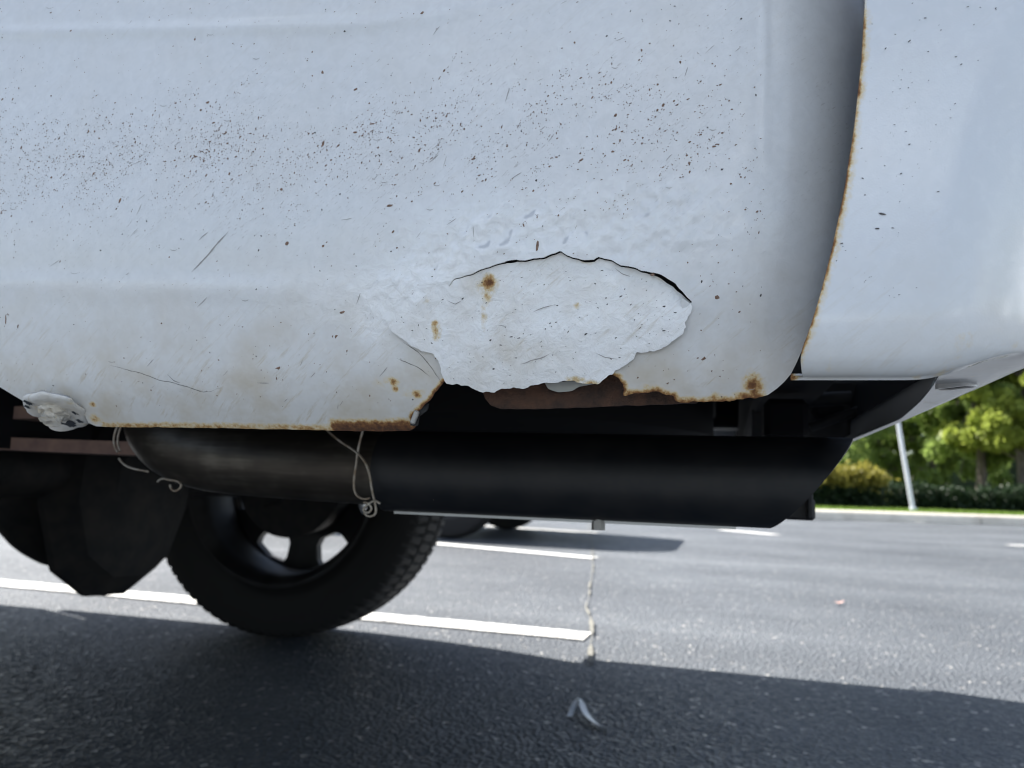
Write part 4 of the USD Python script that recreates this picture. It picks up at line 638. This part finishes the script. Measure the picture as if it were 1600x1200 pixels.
part('rear_window', bx((-2.075, 1.08, 1.2), (.012, 1.2, .34), ry=-.09), M['glass'], truck); part('windscreen', bx((-2.985, 1.08, 1.21), (.012, 1.36, .52), ry=.74), M['glass'], truck)
nose = Polygon([(-3.31, .42), (-3.31, .97), (-4.25, .90), (-4.36, .82), (-4.38, .42), *[(AX - 2.85 + .42 * np.cos(a), .42 + .40 * np.sin(a)) for a in np.linspace(np.pi, 0, 24)]]); part('front_body', extr_y(nose, YN + .01, YF - .01), M['truck_paint'], truck, smooth=False)
part('front_bumper', bx((-4.42, 1.08, .48), (.10, 1.62, .16), bev=.02), M['chrome'], truck)
for y in (YN + .2, YF - .2): part('headlight', bx((-4.385, y, .70), (.03, .26, .14), bev=.01), M['glass'], truck)
part('door_handle', bx((-2.2, YN + .004, .93), (.10, .02, .03), bev=.005), M['under'], truck)

# ------------------------------------------------------------------ next car beyond the stripes (only a tyre and its shadow show)
car = thing('parked_car', 'grey parked car in the next bay, only a dark tyre and its shadow showing', 'car', (-3.2, 5.6, 0))
cy0, cy1, cx = 4.92, 6.58, -1.80
side = Polygon([(-.82, .36), (-.78, .52), (-.82, .66), (-.96, .80), (-1.25, .90), (-1.70, .97), (-2.15, 1.36), (-2.45, 1.42), (-3.2, 1.42), (-3.5, 1.38), (-4.05, .98), (-4.95, .86), (-5.12, .62), (-5.12, .36), (-4.85, .34), *[(-4.42 + .36 * np.cos(a), .30 + .36 * np.sin(a)) for a in np.linspace(np.pi, 0, 16)], (-4.0, .34), (-2.25, .34), *[(cx + .37 * np.cos(a), .30 + .37 * np.sin(a)) for a in np.linspace(np.pi, 0, 16)]])
bm = extr_y(side, cy0, cy1); bm = bm.subdivide_to_size(.25); v = bm.vertices.copy(); mid = (cy0 + cy1) / 2; tp_ = 1 - .30 * np.clip((v[:, 2] - .95) / .47, 0, 1); v[:, 1] = mid + (v[:, 1] - mid) * tp_ * (1 - .42 * np.clip((v[:, 0] + 1.5) / .7, 0, 1) ** 2.2 - .12 * np.clip((-4.4 - v[:, 0]) / .7, 0, 1) ** 2); bm.vertices = v
part('body', bm, M['car'], car, smooth=20)
gw = extr_y(Polygon([(-1.95, 1.02), (-2.22, 1.32), (-2.5, 1.36), (-3.2, 1.36), (-3.45, 1.32), (-3.85, 1.02)]), cy0, cy1); v = gw.vertices.copy(); v[:, 1] = mid + (v[:, 1] - mid) * (1 - .30 * np.clip((v[:, 2] - .95) / .47, 0, 1)) * 1.006; gw.vertices = v; part('side_window', gw, M['glass'], car, smooth=False)
for y, x, s_ in ((cy0 + .12, cx, -1), (cy1 - .12, cx, 1), (cy0 + .12, -4.42, -1), (cy1 - .12, -4.42, 1)):
    w = thing('wheel', parent=car); part('tyre', lathe(np.array([(.19, -.09), (.25, -.10), (.30, -.095), (.318, -.07), (.32, 0), (.318, .07), (.30, .095), (.25, .10), (.19, .09), (.19, -.09)]), (x, y, .32), 64, 'Y'), M['rubber'], w); part('rim', lathe([(0, .06), (.10, .065), (.19, .085), (.19, -.085)], (x, y, .32), 40, 'Y', s_), M['rim'], w)

# ------------------------------------------------------------------ litter on the asphalt
def strip(pxs, w, lift, n=24):
    c = spline([onZ(x, y) + [0, 0, l] for (x, y), l in zip(pxs, lift)], n); t = np.gradient(c, axis=0); t /= np.linalg.norm(t, axis=1, keepdims=True); tw = np.linspace(.0, .45, n)
    b = np.cross(t, [0, 0, 1.]); b /= np.linalg.norm(b, axis=1, keepdims=True); u = np.cross(b, t); s_ = b * np.cos(tw)[:, None] + u * np.sin(tw)[:, None]; wv = w * np.interp(np.arange(n), [0, 3, n - 4, n - 1], [.5, 1, 1.1, .6]); P = np.stack([c - s_ * wv[:, None] / 2, c + s_ * wv[:, None] / 2], 1); P[..., 2] = np.maximum(P[..., 2], .0015); return grid_mesh(P)
t = thing('plastic_scrap', 'bent white strip of plastic on the shaded asphalt in the foreground', 'litter', onZ(915, 1125)); part('strip', strip([(889, 1122), (895, 1113), (903, 1107), (908, 1112)], .009, [.003, .008, .016, .014]), M['ribbon'], t, smooth=True); part('strip', strip([(907, 1109), (914, 1122), (928, 1134), (947, 1142)], .011, [.015, .010, .006, .004]), M['ribbon'], t, smooth=True)
g = np.linspace(0, 6.283, 16, False); c_ = onZ(1310, 946); V = np.vstack([np.stack([c_[0] + .018 * np.cos(g), c_[1] + .011 * np.sin(g), .010 + .007 * np.cos(g) ** 2], 1), [c_[0], c_[1], .006]]); tp_ = trimesh.Trimesh(V, [[i, (i + 1) % 16, 16] for i in range(16)], process=False)
part('fallen_petal', tp_, M['petal'], smooth=True, label='small pale pink leaf lying on the sunlit asphalt', category='leaf')
